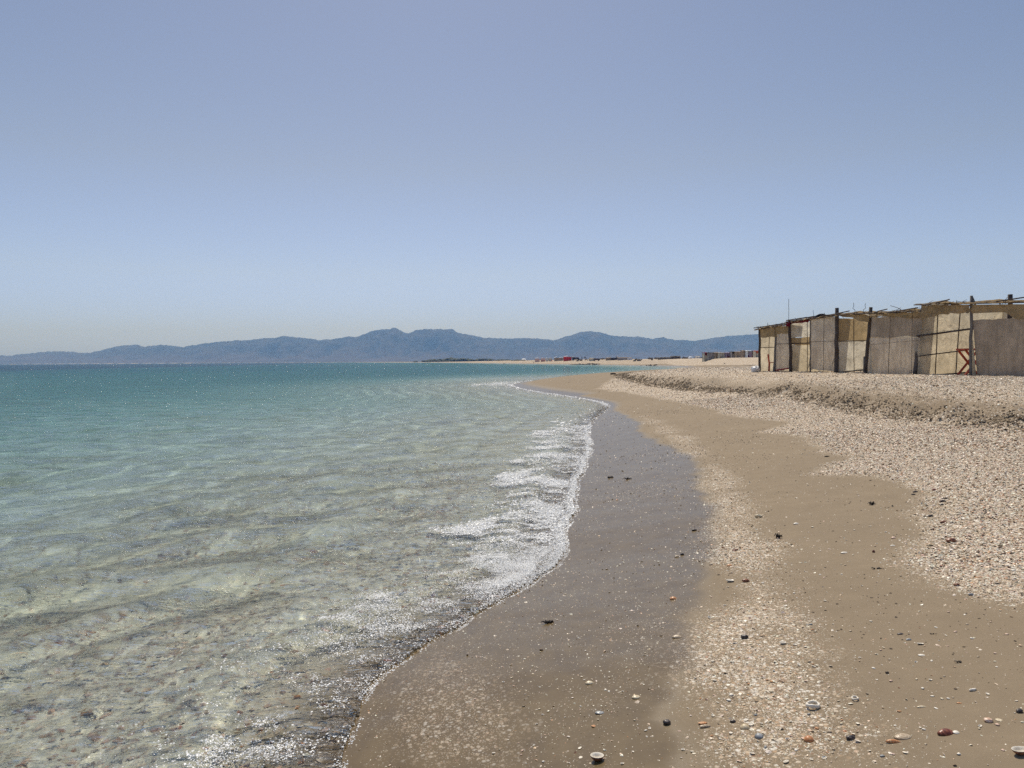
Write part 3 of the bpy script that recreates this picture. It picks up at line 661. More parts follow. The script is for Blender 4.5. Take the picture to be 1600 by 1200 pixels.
def hut_row():
    GRP = 'shade huts of sacking and poles in one row'
    def root(p, label):
        x, y = front(p); return empty('beach_hut', (x, y, ground_at(x, y)), label, 'hut', GRP)
    # --- first hut (far end of the row)
    h = root(1205, 'small low sacking hut at the far end of the row, beside the white sack')
    Y = front(1185)[1]
    post(h, 1187, 1187, 514, 0.055, W_DARK, seed=1); post(h, 1210, 1213.5, 506, 0.055, W_GREY, seed=2)
    D = lambda px, py: at_depth(px, py, Y)
    panel('divider_cloth', C_CREAM, h, D(1188, 580.5), D(1240, 580.5), D(1240, 524), D(1188, 524), seed=1)
    stick(h, D(1201.5, 581) - Vector((0, .03, 0)), D(1201.5, 520) - Vector((0, .03, 0)), 0.013, seed=3)
    stick(h, D(1188, 543) - Vector((0, .05, 0)), D(1214, 542.6) - Vector((0, .05, 0)), 0.016, W_DARK, 'rail', seed=4)
    panel('valance', C_TAN, h, on_front(1185, 527), on_front(1213, 527), on_front(1213, 509), on_front(1185, 515.5), amp=0.035, sag=0.03, seed=2)
    panel('valance', C_TAN, h, on_front(1213, 522.5), on_front(1233, 521), on_front(1233, 508), on_front(1213, 509), amp=0.03, sag=0.02, seed=3)
    panel('front_screen', C_GREY, h, on_front(1211, 577, .03), on_front(1234, 577.5, .03), on_front(1234, 520, .03), on_front(1213, 522.5, .03), amp=0.025, seed=4)
    stick(h, on_front(1212, 537.5), on_front(1234, 537), 0.012, W_BAT, 'rail', seed=5)
    roof(h, 1185, 515, 1234, 507, 0.55, C_TAN, 11); back_wall(h, 1185, 520, 1234, 512, 2.3, C_CREAM, 12)
    stick(h, on_front(1212, 578.5), on_front(1233, 575.5), 0.03, M_RED, 'sill_plank', 6)
    stick(h, on_front(1199.5, 513), on_front(1199.5, 504), 0.008, W_DARK, 'mast', 7)
    # --- second hut (maroon roof cloth)
    h = root(1268, 'sacking hut with maroon cloth over its roof edge and a tall thin mast')
    Y = front(1234)[1]
    post(h, 1236, 1233.5, 500, 0.07, W_DARK, seed=8); post(h, 1266.5, 1266, 497, 0.03, W_GREY, seed=9)
    D = lambda px, py: at_depth(px, py, Y)
    panel('divider_cloth', C_WHITE, h, D(1236, 528), D(1300, 524), D(1300, 503), D(1236, 503), seed=5)
    panel('divider_cloth', C_TAN, h, D(1236, 538.5), D(1300, 538), D(1300, 524), D(1236, 528), ny=6, seed=6)
    panel('divider_cloth', C_CREAM, h, D(1236, 580.5), D(1300, 580.5), D(1300, 538), D(1236, 538.5), seed=7)
    stick(h, D(1261, 580) - Vector((0, .03, 0)), D(1261, 503) - Vector((0, .03, 0)), 0.014, seed=10)
    stick(h, D(1234, 537) - Vector((0, .05, 0)), D(1268, 536) - Vector((0, .05, 0)), 0.022, W_DARK, 'rail', seed=11)
    panel('front_screen', C_GREY, h, on_front(1267, 578.5), on_front(1306, 579), on_front(1306, 496), on_front(1266, 496), amp=0.03, seed=8)
    stick(h, on_front(1287.5, 579, -.02), on_front(1288, 494, -.02), 0.009, seed=12)
    stick(h, on_front(1267, 534, -.02), on_front(1306, 533, -.02), 0.008, W_BAT, 'rail', seed=13)
    for (q, s_) in ((1266, 40), (1303, 41)):
        panel('loose_flap', C_CREAM, h, on_front(q + .5, 579, -.15), on_front(q + 4, 579, -.25), on_front(q + 1.5, 562, -.03), on_front(q + .5, 560, -.03), 8, 8, 0.03, 0, s_)
    roof(h, 1234, 503, 1306, 494, 0.55, C_TAN, 21); back_wall(h, 1234, 505, 1306, 498, 2.5, C_CREAM, 22)
    panel('roof_cloth', C_MAROON, h, on_front(1233, 506, -.12), on_front(1266, 503, -.1), on_front(1266, 494, .25), on_front(1236, 501.5, .25), 18, 10, 0.05, 0.02, 23)
    panel('roof_cloth', C_MAROON, h, on_front(1233, 511, -.15), on_front(1239, 510, -.15), on_front(1239, 502, -.12), on_front(1232.5, 502, -.12), 8, 8, 0.05, 0.0, 24)
    mb = MB(); mb.tube(wobbly(on_front(1268, 494.5, .2), on_front(1286, 494, .2), 7, .02, 4), [0.03, .07, .1, .12, .1, .07, .02], 8, 3, .2); mb.build('roof_bundle', C_BLACK, h)
    stick(h, on_front(1233.5, 503, -.03), on_front(1233.5, 467, -.03), 0.009, W_DARK, 'mast', 14)
    stick(h, on_front(1271, 495), on_front(1270.5, 484.5), 0.007, W_DARK, 'mast', 15); stick(h, on_front(1288, 495), on_front(1288, 489), 0.012, W_DARK, 'mast', 16)
    # --- third hut
    h = root(1360, 'sacking hut between the thick dark post and the leaning post, two twigs on top')
    Y = front(1307)[1]
    post(h, 1307, 1308, 481, 0.075, W_DARK, seed=17); post(h, 1352.5, 1361, 480, 0.07, W_DARK, seed=18)
    mb = MB(); a = on_front(1350.5, 584); mb.tube([a - Vector((0, 0, .1)), on_front(1351, 557)], 0.05, 7, 2, .2); mb.build('brace', W_GREY, h)
    D = lambda px, py: at_depth(px, py, Y)
    panel('divider_cloth', C_TAN, h, D(1308, 533.5), D(1400, 532), D(1400, 498), D(1308, 498), seed=9)
    panel('divider_cloth', C_WHITE, h, D(1308, 581), D(1400, 577), D(1400, 532), D(1308, 533.5), seed=10, amp=0.035)
    stick(h, D(1334, 583) - Vector((0, .03, 0)), D(1333.5, 495) - Vector((0, .03, 0)), 0.014, seed=19)
    stick(h, D(1306, 533.5) - Vector((0, .05, 0)), D(1360, 532) - Vector((0, .05, 0)), 0.016, W_DARK, 'rail', seed=20)
    stick(h, D(1310, 582) - Vector((0, .03, 0)), D(1352, 577.5) - Vector((0, .03, 0)), 0.025, W_DARK, 'sill_plank', seed=21)
    panel('valance', C_TAN, h, on_front(1308, 493.5), on_front(1358, 503), on_front(1358, 489), on_front(1308, 492.5), amp=0.04, sag=0.0, seed=11)
    panel('valance', C_TAN, h, on_front(1360, 496.5, -.03), on_front(1440, 496, -.03), on_front(1440, 487.5, -.03), on_front(1360, 489, -.03), amp=0.03, sag=0.02, seed=12)
    panel('front_screen', C_BROWN, h, on_front(1359, 528, .02), on_front(1438, 526.5, .02), on_front(1441, 494, .02), on_front(1362, 495, .02), amp=0.02, seed=13)
    panel('front_screen', C_GREY, h, on_front(1354, 583.5, .02), on_front(1433, 584.5, .02), on_front(1437, 526.5, .02), on_front(1359, 528, .02), amp=0.025, seed=14)
    panel('loose_flap', C_WHITE, h, on_front(1361, 584, -.06), on_front(1366, 584, -.08), on_front(1362, 528, -.04), on_front(1360.5, 528, -.04), 6, 12, 0.02, 0, 15)
    stick(h, on_front(1389.5, 584, -.03), on_front(1392, 487, -.03), 0.008, seed=22); stick(h, on_front(1425, 584.5, -.03), on_front(1427, 487, -.03), 0.007, seed=23)
    stick(h, on_front(1357, 539, -.03), on_front(1437, 531.5, -.03), 0.005, W_BAT, 'rail', seed=24)
    roof(h, 1307, 492.5, 1440, 487, 0.55, C_TAN, 31); back_wall(h, 1307, 497, 1440, 492, 2.5, C_CREAM, 32)
    panel('roof_cloth', C_WHITE, h, on_front(1356, 491, -.16), on_front(1384, 492.5, -.16), on_front(1384, 490.5, .3), on_front(1356, 489, .3), 12, 6, 0.03, 0.02, 33)
    for q, y0, q2, y1, s_ in ((1331.5, 490, 1330.5, 473, 25), (1346, 489, 1348.5, 474, 26), (1418, 489, 1388, 477.5, 27), (1424, 488, 1427, 480, 28), (1435, 488, 1435, 481, 29)):
        stick(h, on_front(q, y0, .1), on_front(q2, y1, .1), 0.008, W_DARK, 'twig', s_, 0.03)
    # --- fourth hut (closest)
    h = root(1530, 'biggest sacking hut at the right edge, brown mesh front and cream side wall on battens')
    Y = front(1436)[1]
    post(h, 1430, 1443.5, 475, 0.08, W_DARK, seed=30); post(h, 1517.5, 1518, 462, 0.05, W_GREY, seed=31)
    post(h, 1574, 1578.5, 460, 0.07, W_DARK, seed=32, depth=23.9)
    post(h, 1692, 1694, 468, 0.06, W_DARK, seed=33)
    mb = MB(); mb.tube([on_front(1522, 476, .05), on_front(1518.5, 465, .03)], 0.03, 7, 3, .2); mb.build('brace', W_GREY, h)
    D = lambda px, py: at_depth(px, py, Y)
    panel('divider_cloth', C_CREAM, h, D(1433, 585.5), D(1575, 586), D(1575, 480), D(1442, 480), 40, 26, amp=0.035, seed=16)
    for k, (q, q2) in enumerate(((1460.5, 1465), (1492.5, 1500))):
        stick(h, D(q, 586) - Vector((0, .03, 0)), D(q2, 480) - Vector((0, .03, 0)), 0.017, seed=34 + k)
    stick(h, D(1431, 525.5) - Vector((0, .06, 0)), D(1530, 512) - Vector((0, .06, 0)), 0.03, W_DARK, 'rail', seed=36)
    stick(h, D(1428, 557) - Vector((0, .06, 0)), D(1530, 544.5) - Vector((0, .06, 0)), 0.02, W_DARK, 'rail', seed=37)
    stick(h, D(1461, 586) - Vector((0, .06, 0)), D(1530, 580.5) - Vector((0, .06, 0)), 0.03, W_DARK, 'sill_plank', seed=38)
    n = 30
    va = [on_front(1441 + 77 * i / n, 477.5 - 1.5 * i / n, -.05) for i in range(n + 1)]
    vb = [on_front(1441 + 77 * i / n, 490 + 11 * (1 - i / n) ** 3 - 1.0 * (i / n) + 0.8 * math.sin(i * .9), -.05 - .06 * math.sin(i * .7)) for i in range(n + 1)]
    def cloth_strip(nm, top, bot, mat, rows=7):
        P = np.array([[np.array(t_.lerp(b_, k / rows)) + np.array(INL) * 0.03 * math.sin(k * 1.1 + j * .5) for k in range(rows + 1)] for j, (t_, b_) in enumerate(zip(top, bot))])
        P = P - np.array(h.location)[None, None, :]
        mesh_np(nm, P.reshape(-1, 3), quads(len(top), rows + 1), [mat], parent=h)
    cloth_strip('valance', va, vb, C_TAN)
    va = [on_front(1518 + 175 * i / n, 476 - 1.5 * i / n, -.03) for i in range(n + 1)]
    vb = [on_front(1518 + 175 * i / n, 490 - 2 * math.sin(i / n * 5) + (10 if i > 9 else 0) * min(1, (i - 9) / 3), -.03 - .05 * math.sin(i * .6)) for i in range(n + 1)]
    cloth_strip('valance', va, vb, C_TAN)
    panel('front_screen', C_BROWN, h, on_front(1526, 587, .02), on_front(1694, 591, .02), on_front(1694, 489, .02), on_front(1519, 499.5, .02), 40, 22, amp=0.035, sag=0.05, seed=17, fr=1.2)
    panel('loose_flap', C_CREAM, h, on_front(1520, 586.5, -.02), on_front(1527, 587, -.04), on_front(1520.5, 530, -.01), on_front(1519, 530, -.01), 6, 12, 0.02, 0, 18)
    roof(h, 1441, 476, 1694, 471, 0.55, C_TAN, 41); back_wall(h, 1441, 481, 1694, 476, 2.7, C_CREAM, 42)
    panel('roof_cloth', C_WHITE, h, on_front(1451, 477.5, -.14), on_front(1490, 478, -.14), on_front(1490, 475, .3), on_front(1451, 475.5, .3), 14, 6, 0.04, 0.02, 43)
    mb = MB(); mb.tube(wobbly(on_front(1482, 476.5, .1), on_front(1494, 475.5, .1), 7, .02, 4), [0.02, .05, .07, .06, .07, .05, .02], 8, 5, .3); mb.build('roof_bundle', C_CREAM, h)
    stick(h, on_front(1558, 476, .1), on_front(1558, 470.5, .1), 0.02, W_GREY, 'twig', 44)
    stick(h, on_front(1432, 476.5, -.1), on_front(1462, 476.5, -.1), 0.02, W_DARK, 'roof_pole', 45)
hut_row()

# ------------------------------------------------------------------ things beside the huts
def orange_chair():
    x, y = at_depth(1208.5, 570, 34.1).x, 34.1; z = ground_at(x, y)
    r = empty('plastic_chair', (x, y, z), 'orange chair standing in the open side of the small far hut', 'chair', rz=math.radians(78))
    def loc(mb, name, mat=M_ORANGE):
        me = mb.build(name, mat, None, sm=False, bevel=0.006); me.parent = r; me.location = (0, 0, 0); return me
    mb = MB(); mb.box((0, 0, .40), (.40, .40, .03)); loc(mb, 'seat')
    for sx in (-1, 1):
        for sy in (-1, 1):
            mb = MB(); mb.tube([(sx * .19, sy * .19, 0), (sx * .17, sy * .17, .39)], .02, 8); loc(mb, 'leg')
    mb = MB()
    for sx in (-.17, 0, .17): mb.box((sx, .205, .57), (.045, .03, .32), M=Matrix.Rotation(-.12, 3, 'X'))
    mb.box((0, .225, .74), (.40, .03, .06)); loc(mb, 'backrest')
orange_chair()

def orange_table():
    Y = 24.3; a = at_depth(1511, 546, Y); z = ground_at(a.x, Y)
    r = empty('folding_table', (a.x + .15, Y, z), 'orange folding table with crossed legs behind the grey post of the biggest hut', 'table', rz=0)
    def loc(mb, name): 
        o = mb.build(name, M_ORANGE, None, sm=False, bevel=0.005); o.parent = r; o.location = (0, 0, 0); return o
    H = a.z - z
    mb = MB(); mb.box((0, 0, H), (.72, .5, .06)); loc(mb, 'table_top')
    for sy in (-.2, .2):
        for sx in (-1, 1):
            mb = MB(); mb.tube([(sx * .30, sy, H - .04), (-sx * .30, sy + .04 * sx, 0.0)], .04, 6); loc(mb, 'leg')
orange_table()

def sack(name, px, py, Y, size, label, seed, mat):
    p = at_depth(px, py, Y); z = ground_at(p.x, p.y)
    bm = bmesh.new(); bmesh.ops.create_icosphere(bm, subdivisions=4, radius=1)
    co = np.array([v.co[:] for v in bm.verts])
    n = fbm(co[:, 0] * 2.2 + seed, co[:, 1] * 2.2 + co[:, 2] * 1.7, 4, seed); n2 = np.sin(co[:, 0] * 9 + co[:, 2] * 5 + seed) * 0.05
    for v, k, k2 in zip(bm.verts, n, n2):
        s = 1 + 0.28 * k + k2
        v.co = Vector((v.co.x * size[0] * s, v.co.y * size[1] * s, max(-0.55, v.co.z) * size[2] * s))
    me = bpy.data.meshes.new(name); bm.to_mesh(me); bm.free(); me.materials.append(mat)
    for q in me.polygons: q.use_smooth = True
    o = bpy.data.objects.new(name, me); COL.objects.link(o); o.location = (p.x, p.y, z + size[2] * 0.5)
    o.rotation_euler = (0, 0, seed); return tag(o, label, 'sack')
M_SACK = simple('white_plastic_sack', (0.70, 0.70, 0.68), 0.5, 0.12, 6, 0.4, 14, 0.02)
sack('plastic_sack', 1180, 577, 34.6, (.24, .18, .19), 'bulging white sack on the shells left of the first hut post', 1, M_SACK)
sack('plastic_sack', 1184.5, 572, 35.3, (.15, .13, .17), 'smaller white sack leaning behind the bulging one at the first hut post', 2, M_SACK)

def branchy(name, px, py, label, cat, span, seed, mat, n=7, r=0.018, zup=0.18, flat=False):
    x, y, z = (float(v[0]) for v in drop([px], [py])); r_ = random.Random(seed); mb = MB()
    for k in range(n):
        a = r_.uniform(0, 6.28); L = span * r_.uniform(.35, 1)
        st = Vector((r_.uniform(-.2, .2) * span, r_.uniform(-.2, .2) * span, 0.01)); d = Vector((math.cos(a), math.sin(a) * .6, 0)) * L
        p = [st + d * t_ + Vector((0, 0, zup * math.sin(t_ * 2.6) * r_.uniform(.4, 1))) + Vector((r_.uniform(-1, 1), r_.uniform(-1, 1), 0)) * span * .06 for t_ in (0, .25, .5, .75, 1)]
        mb.tube(p, [r, r * .9, r * .75, r * .55, r * .3], 6, seed + k, .2)
    o = mb.build(name, mat); o.location = (x, y, z); return tag(o, label, cat)
branchy('dead_branch', 1172, 572, 'grey dead branch lying on the shells left of the white sacks', 'branch', 0.9, 3, W_GREY)

def pebble_mesh(name, sx, sy, sz, seed, mat, sub=3, rough=.22):
    bm = bmesh.new(); bmesh.ops.create_icosphere(bm, subdivisions=sub, radius=1)
    co = np.array([v.co[:] for v in bm.verts]); n = fbm(co[:, 0] * 1.6 + seed * 3.1, co[:, 1] * 1.6 + co[:, 2] * 1.3, 4, seed)
    for v, k in zip(bm.verts, n):
        f = 1 + rough * k; v.co = Vector((v.co.x * sx * f, v.co.y * sy * f, v.co.z * sz * f))
    me = bpy.data.meshes.new(name); bm.to_mesh(me); bm.free(); me.materials.append(mat)
    for q in me.polygons: q.use_smooth = True
    return me
def px_size(px, py, wpx):
    x, y, z = (float(v[0]) for v in drop([px], [py])); return Vector((x, y, z)), wpx / F_PX * math.hypot(y, EYE - z)
def stone(px, py, wpx, label, mat, seed, ratio=(1, .7, .5), name='stone', cat='stone', rz=0, sink=.25):
    p, w = px_size(px, py, wpx); w *= .5
    o = bpy.data.objects.new(name, pebble_mesh(name, w * ratio[0], w * ratio[1], w * ratio[2], seed, mat)); COL.objects.link(o)
    o.location = p + Vector((0, 0, w * ratio[2] * (1 - sink))); o.rotation_euler = (0, 0, rz); return tag(o, label, cat)
M_DKST = simple('dark_stone', (0.05, 0.04, 0.037), 0.6, 0.35, 20, .3, 60)
M_BRST = simple('brown_stone', (0.17, 0.085, 0.055), 0.55, 0.35, 20, .3, 60)
stone(1075, 576.3, 4.2, 'left of two dark stones on the shell ridge short of the far shacks', M_DKST, 3)
stone(1082, 576.3, 3.4, 'right of two dark stones on the shell ridge short of the far shacks', M_DKST, 4)
stone(1132, 568.3, 2.6, 'single dark stone on the ridge below the row of far shacks', M_DKST, 5)
p, w = px_size(958, 585, 9); mb = MB(); mb.tube(wobbly((-w * .5, 0, .03), (w * .5, .1, .05), 6, .03, 2), [.05, .07, .08, .07, .06, .03], 8, 3, .25); o = mb.build('driftwood_log', W_DARK); o.location = p; tag(o, 'dark driftwood log at the tip of the shell ridge', 'driftwood')

# ------------------------------------------------------------------ far shacks, cabins, people
def far_mat(n, c): return simple(n, c, 0.85, 0.22, 1.5, 0.2, 6, .03)
FM = {k: far_mat('far_' + k, v) for k, v in dict(grey=(.42, .37, .33), tan=(.44, .33, .22), cream=(.66, .58, .44), white=(.84, .84, .82), purple=(.30, .21, .27), black=(.03, .028, .03), brown=(.36, .26, .18), red=(.72, .03, .035), maroon=(.24, .025, .035), pink=(.78, .52, .43), orange=(.5, .1, .04), crimson=(.22, .01, .05), dark=(.06, .055, .06)).items()}
def shack(x0, x1, yt, yb, Y, wall, roofm, label, group, skirt=None, upper=None, lean=0.0, dep=2.2, zbase=None, peak=0.0, name='beach_shack', cat='hut', seed=0):
    """a shack of sheets on poles: four wall sheets round a frame, corner poles, an overhanging roof"""
    a = at_depth(x0, yb, Y); b = at_depth(x1, yb, Y); w = b.x - a.x; cx = (a.x + b.x) / 2
    z0 = ground_at(cx, Y + dep * .3); z1 = at_depth(x0, yt, Y).z; H = max(z1 - z0, .8)
    r = empty(name, (cx, Y + dep / 2, z0), label, cat, group)
    def put(mb, nm, mat):
        o = mb.build(nm, mat, None, sm=False); o.parent = r; o.location = (0, 0, 0); return o
    hw, hd = w / 2 - .02, dep / 2; rn = random.Random(seed + int(x0))
    # wall sheets: slightly bulging, uneven lower hem and upper edge
    mb = MB(); n = 7
    ring = [(-hw + 2 * hw * i / n, -hd) for i in range(n)] + [(hw, -hd + 2 * hd * i / n) for i in range(n)] + [(hw - 2 * hw * i / n, hd) for i in range(n)] + [(-hw, hd - 2 * hd * i / n) for i in range(n)]
    N = len(ring); vs = []; lv = (-.1, .3, .62, .93)
    for f in lv:
        for (px_, py_) in ring:
            bul = rn.uniform(-.03, .03); vs.append((px_ + bul, py_ + bul, f * H + (rn.uniform(-.05, .05) if f > .9 else 0)))
    mb.add(vs, [(l * N + i, l * N + (i + 1) % N, (l + 1) * N + (i + 1) % N, (l + 1) * N + i) for l in range(len(lv) - 1) for i in range(N)])
    put(mb, 'wall', FM[wall])
    if skirt:
        mb = MB(); mb.box((0, -hd - .05, H * .15), (w * .98, .05, H * .34)); put(mb, 'skirt_cloth', FM[skirt])
    if upper:
        mb = MB(); mb.box((0, -hd - .05, H * .78), (w * .98, .05, H * .28)); put(mb, 'upper_cloth', FM[upper])
    for sx in (-1, 1):
        for sy in (-1, 1):
            mb = MB(); mb.tube([(sx * hw, sy * hd, -.2), (sx * hw * 1.01 + rn.uniform(-.06, .06), sy * hd * 1.01, H * rn.uniform(1.0, 1.1))], .05, 6); put(mb, 'pole', W_DARK)
    mb = MB(); e = .14; q = []
    for iy in range(4):
        for ix in range(5):
            u, v = ix / 4 * 2 - 1, iy / 3 * 2 - 1
            q.append((u * (hw + e), v * (hd + e), H * .96 + peak * (1 - abs(u)) + .05 * v + rn.uniform(-.03, .03)))
    k = len(q); q2 = [(x_, y_, z_ + .07) for x_, y_, z_ in q]
    fs = [(iy * 5 + ix, iy * 5 + ix + 1, iy * 5 + ix + 6, iy * 5 + ix + 5) for iy in range(3) for ix in range(4)]
    border = [0, 1, 2, 3, 4, 9, 14, 19, 18, 17, 16, 15, 10, 5]
    fs = [f[::-1] for f in fs] + [tuple(i + k for i in f) for f in fs] + [(border[i], border[(i + 1) % 14], border[(i + 1) % 14] + k, border[i] + k) for i in range(14)]
    mb.add(q + q2, fs); put(mb, 'roof', FM[roofm])
    return r
G2 = 'row of far shacks on the ridge'
for a in [(1101, 1107.3, 550.6, 559.3, 182, 'cream', 'maroon', 'far shack with maroon top at the left end of the far row', G2, None, 'maroon'),
          (1107.8, 1118.3, 550.8, 559.4, 180, 'grey', 'black', 'wide grey far shack second in the far row, dark roof edge', G2),
          (1118.8, 1124.6, 550.8, 559.6, 178, 'tan', 'brown', 'narrow tan far shack between the wide grey one and the pale draped one', G2),
          (1125, 1135.3, 551, 559.6, 176, 'cream', 'grey', 'pale draped far shack left of the purple one', G2),
          (1136, 1143.8, 551, 559.6, 174, 'purple', 'purple', 'purple far shack in the middle of the far row', G2, 'maroon'),
          (1144.2, 1150.8, 549.4, 559.6, 172, 'grey', 'black', 'grey far shack with black sheet at the top, right of the purple one', G2, None, 'black'),
          (1151.2, 1161.3, 549.4, 559.6, 170, 'tan', 'brown', 'wide tan far shack left of the tall brown one', G2),
          (1162, 1168, 547.6, 560.2, 164, 'brown', 'tan', 'tall brown far shack, highest of the far row', G2),
          (1168.6, 1174.4, 548, 560, 162, 'white', 'white', 'white far shack with dark red skirt right of the tall brown one', G2, 'crimson'),
          (1174.8, 1181, 549, 560, 160, 'purple', 'dark', 'dark far shack with crimson skirt, next to the orange-roofed one', G2, 'crimson'),
          (1181.4, 1189, 548.2, 561, 156, 'cream', 'orange', 'cream far shack with orange-red top, half behind the first hut post', G2, None, 'orange')]:
    shack(*a)
G3 = 'cabins on the far beach'
for a, kw in [((836, 843, 560, 563.6, 540, 'pink', 'white', 'leftmost pale pink cabin on the far beach', G3), dict(peak=.5)),
          ((845.3, 852, 559.9, 563.6, 535, 'pink', 'pink', 'pinkish cabin with red side, second from the left on the far beach', G3, 'orange'), dict(peak=.5)),
          ((853.3, 856.2, 559.6, 563.2, 530, 'white', 'white', 'tiny white cabin on the far beach, right of the pinkish one', G3), dict(peak=.6)),
          ((857.3, 862.3, 559.8, 563, 525, 'cream', 'grey', 'cream cabin on the far beach between two white ones', G3), dict(peak=.4)),
          ((866.4, 873.4, 558.7, 562.8, 510, 'tan', 'white', 'tan cabin with white roof, left of the white-roofed pair', G3), dict(peak=.7)),
          ((874, 879.6, 558.6, 562.6, 505, 'brown', 'white', 'brown cabin with white roof just left of the red pavilion', G3), dict(peak=.3)),
          ((881, 893, 557.2, 561.8, 480, 'red', 'pink', 'bright red pavilion with pale roof on the far beach', G3), dict(peak=.5, dep=4)),
          ((894.2, 896.4, 557.5, 561.6, 478, 'white', 'white', 'narrow white cabin between the red pavilion and the dark truck', G3), {}),
          ((921, 927.7, 559.6, 561.8, 420, 'cream', 'cream', 'low cream cabin left of the dark parked car', G3), {}),
          ((947.3, 955, 558.7, 561.7, 400, 'tan', 'grey', 'low tan cabin left of the dark cabin with the flag', G3), {}),
          ((955.4, 964.4, 558.9, 561.7, 395, 'dark', 'dark', 'long dark cabin under the white flag', G3), dict(dep=3)),
          ((966, 980, 558.4, 561, 380, 'grey', 'tan', 'wide grey cabin right of the white flag', G3), dict(dep=3)),
          ((981.2, 987.8, 558.8, 561, 375, 'white', 'brown', 'low white cabin right of the wide grey one', G3), {}),
          ((1089, 1093.5, 557.8, 559.8, 230, 'white', 'cream', 'tiny white shelter left of the far row of shacks', G3), {})]:
    shack(*a, **kw)

def parasol(px, yt, Y, R, label, name='beach_parasol'):
    p = at_depth(px, yt, Y); z = ground_at(p.x, Y); r = empty(name, (p.x, Y, z), label, 'parasol'); H = p.z - z
    mb = MB(); n = 12; vs = [(0, 0, H)] + [(R * .6 * math.cos(i * 6.283 / n), R * .6 * math.sin(i * 6.283 / n), H - R * .16) for i in range(n)] + [(R * math.cos(i * 6.283 / n), R * math.sin(i * 6.283 / n), H - R * .42) for i in range(n)]
    mb.add(vs, [(0, 1 + i, 1 + (i + 1) % n) for i in range(n)] + [(1 + i, 1 + n + i, 1 + n + (i + 1) % n, 1 + (i + 1) % n) for i in range(n)])
    o = mb.build('canopy', FM['white'], None, sm=False); o.parent = r; o.location = (0, 0, 0)
    mb = MB(); mb.tube([(0, 0, -.2), (0, 0, H - .02)], .05, 8); o = mb.build('pole', W_GREY, None); o.parent = r; o.location = (0, 0, 0)
parasol(818.6, 560, 560, 1.9, 'white parasol on the far beach left of the pink cabins')

def dome_tent():
    a = at_depth(1079, 558.4, 290); z = ground_at(a.x, 290); r = empty('dome_tent', (a.x, 290, z), 'low white dome tent on the ridge left of the far shacks', 'tent')
    mb = MB(); n, k = 20, 6; vs = []; H = 1.15; R = 1.0
    for j in range(k + 1):
        ph = j / k * math.pi / 2
        for i in range(n):
            an = 6.2832 * i / n; vs.append((R * math.cos(ph) * math.cos(an), .8 * R * math.cos(ph) * math.sin(an), .1 + H * math.sin(ph) * (1 + .04 * math.cos(4 * an))))
    mb.add(vs, [(j * n + i, j * n + (i + 1) % n, (j + 1) * n + (i + 1) % n, (j + 1) * n + i) for j in range(k) for i in range(n)])
    o = mb.build('tent_shell', FM['white'], None); o.parent = r; o.location = (0, 0, 0)
    mb = MB(); mb.box((0, -.74, .42), (.5, .12, .62)); o = mb.build('tent_door', FM['grey'], None, sm=False, bevel=.03); o.parent = r; o.location = (0, 0, 0)
dome_tent()

def car(px, yb, Y, label, name, L=4.2, Hh=1.5, body='dark', van=False):
    p = at_depth(px, yb, Y); z = ground_at(p.x, Y); r = empty(name, (p.x, Y, z), label, 'car')
    def put(mb, nm, mat, bev=.06):
        o = mb.build(nm, mat, None, sm=False, bevel=bev); o.parent = r; o.location = (0, 0, 0); return o
    prof = [(-.5, .3), (-.5, .58), (-.33, .62), (-.22, 1.0), (.26, 1.0), (.38, .66), (.5, .6), (.5, .3)] if not van else [(-.5, .25), (-.5, 1.0), (.28, 1.0), (.40, .62), (.5, .56), (.5, .25)]
    mb = MB(); n = len(prof); vs = [(a * L, s * .82, b * Hh) for s in (-1, 1) for a, b in prof]
    mb.add(vs, [tuple(range(n)), tuple(range(2 * n - 1, n - 1, -1))] + [(i, i + n, (i + 1) % n + n, (i + 1) % n) for i in range(n)]); put(mb, 'body', FM[body])
    for sx in (-.31, .31):
        for sy in (-.78, .78):
            mb = MB(); mb.tube([(sx * L, sy - .1, .33), (sx * L, sy + .1, .33)], .33, 16); put(mb, 'wheel', FM['black'], 0)
    mb = MB(); mb.box((.0 * L, -.83, .82 * Hh), (.36 * L, .02, .22 * Hh)); put(mb, 'side_window', FM['purple'], 0)
car(900, 561, 470, 'dark truck parked right of the red pavilion', 'parked_truck', 4.6, 2.0, 'black', True)
car(932, 561.8, 410, 'dark car parked right of the low cream cabin', 'parked_car', 3.6, 1.4)

def flagpole(px, yt, yb, Y, flag, label, name, cat):
    p = at_depth(px, yt, Y); z = ground_at(p.x, Y); r = empty(name, (p.x, Y, z), label, cat); H = p.z - z
    mb = MB(); mb.tube([(0, 0, -.2), (0, 0, H)], .09, 6); o = mb.build('pole', W_DARK, None); o.parent = r; o.location = (0, 0, 0)
    if flag:
        mb = MB(); mb.box((.42, 0, H - .55), (.8, .05, .95)); o = mb.build('flag', FM['white'], None, sm=False, bevel=.02); o.parent = r; o.location = (0, 0, 0)
    else:
        mb = MB(); mb.box((0, 0, H * .62), (.9, .1, .5)); o = mb.build('crossboard', FM['dark'], None, sm=False, bevel=.02); o.parent = r; o.location = (0, 0, 0)
flagpole(963, 556, 561, 396, True, 'white flag on a pole above the long dark cabin', 'flag_pole', 'flag')
flagpole(914.2, 555.2, 561, 430, False, 'dark signpost with crossboard right of the dark truck', 'sign_post', 'post')
flagpole(909.4, 556.2, 561, 440, False, 'thinner dark post between the dark truck and the signpost', 'sign_post', 'post')

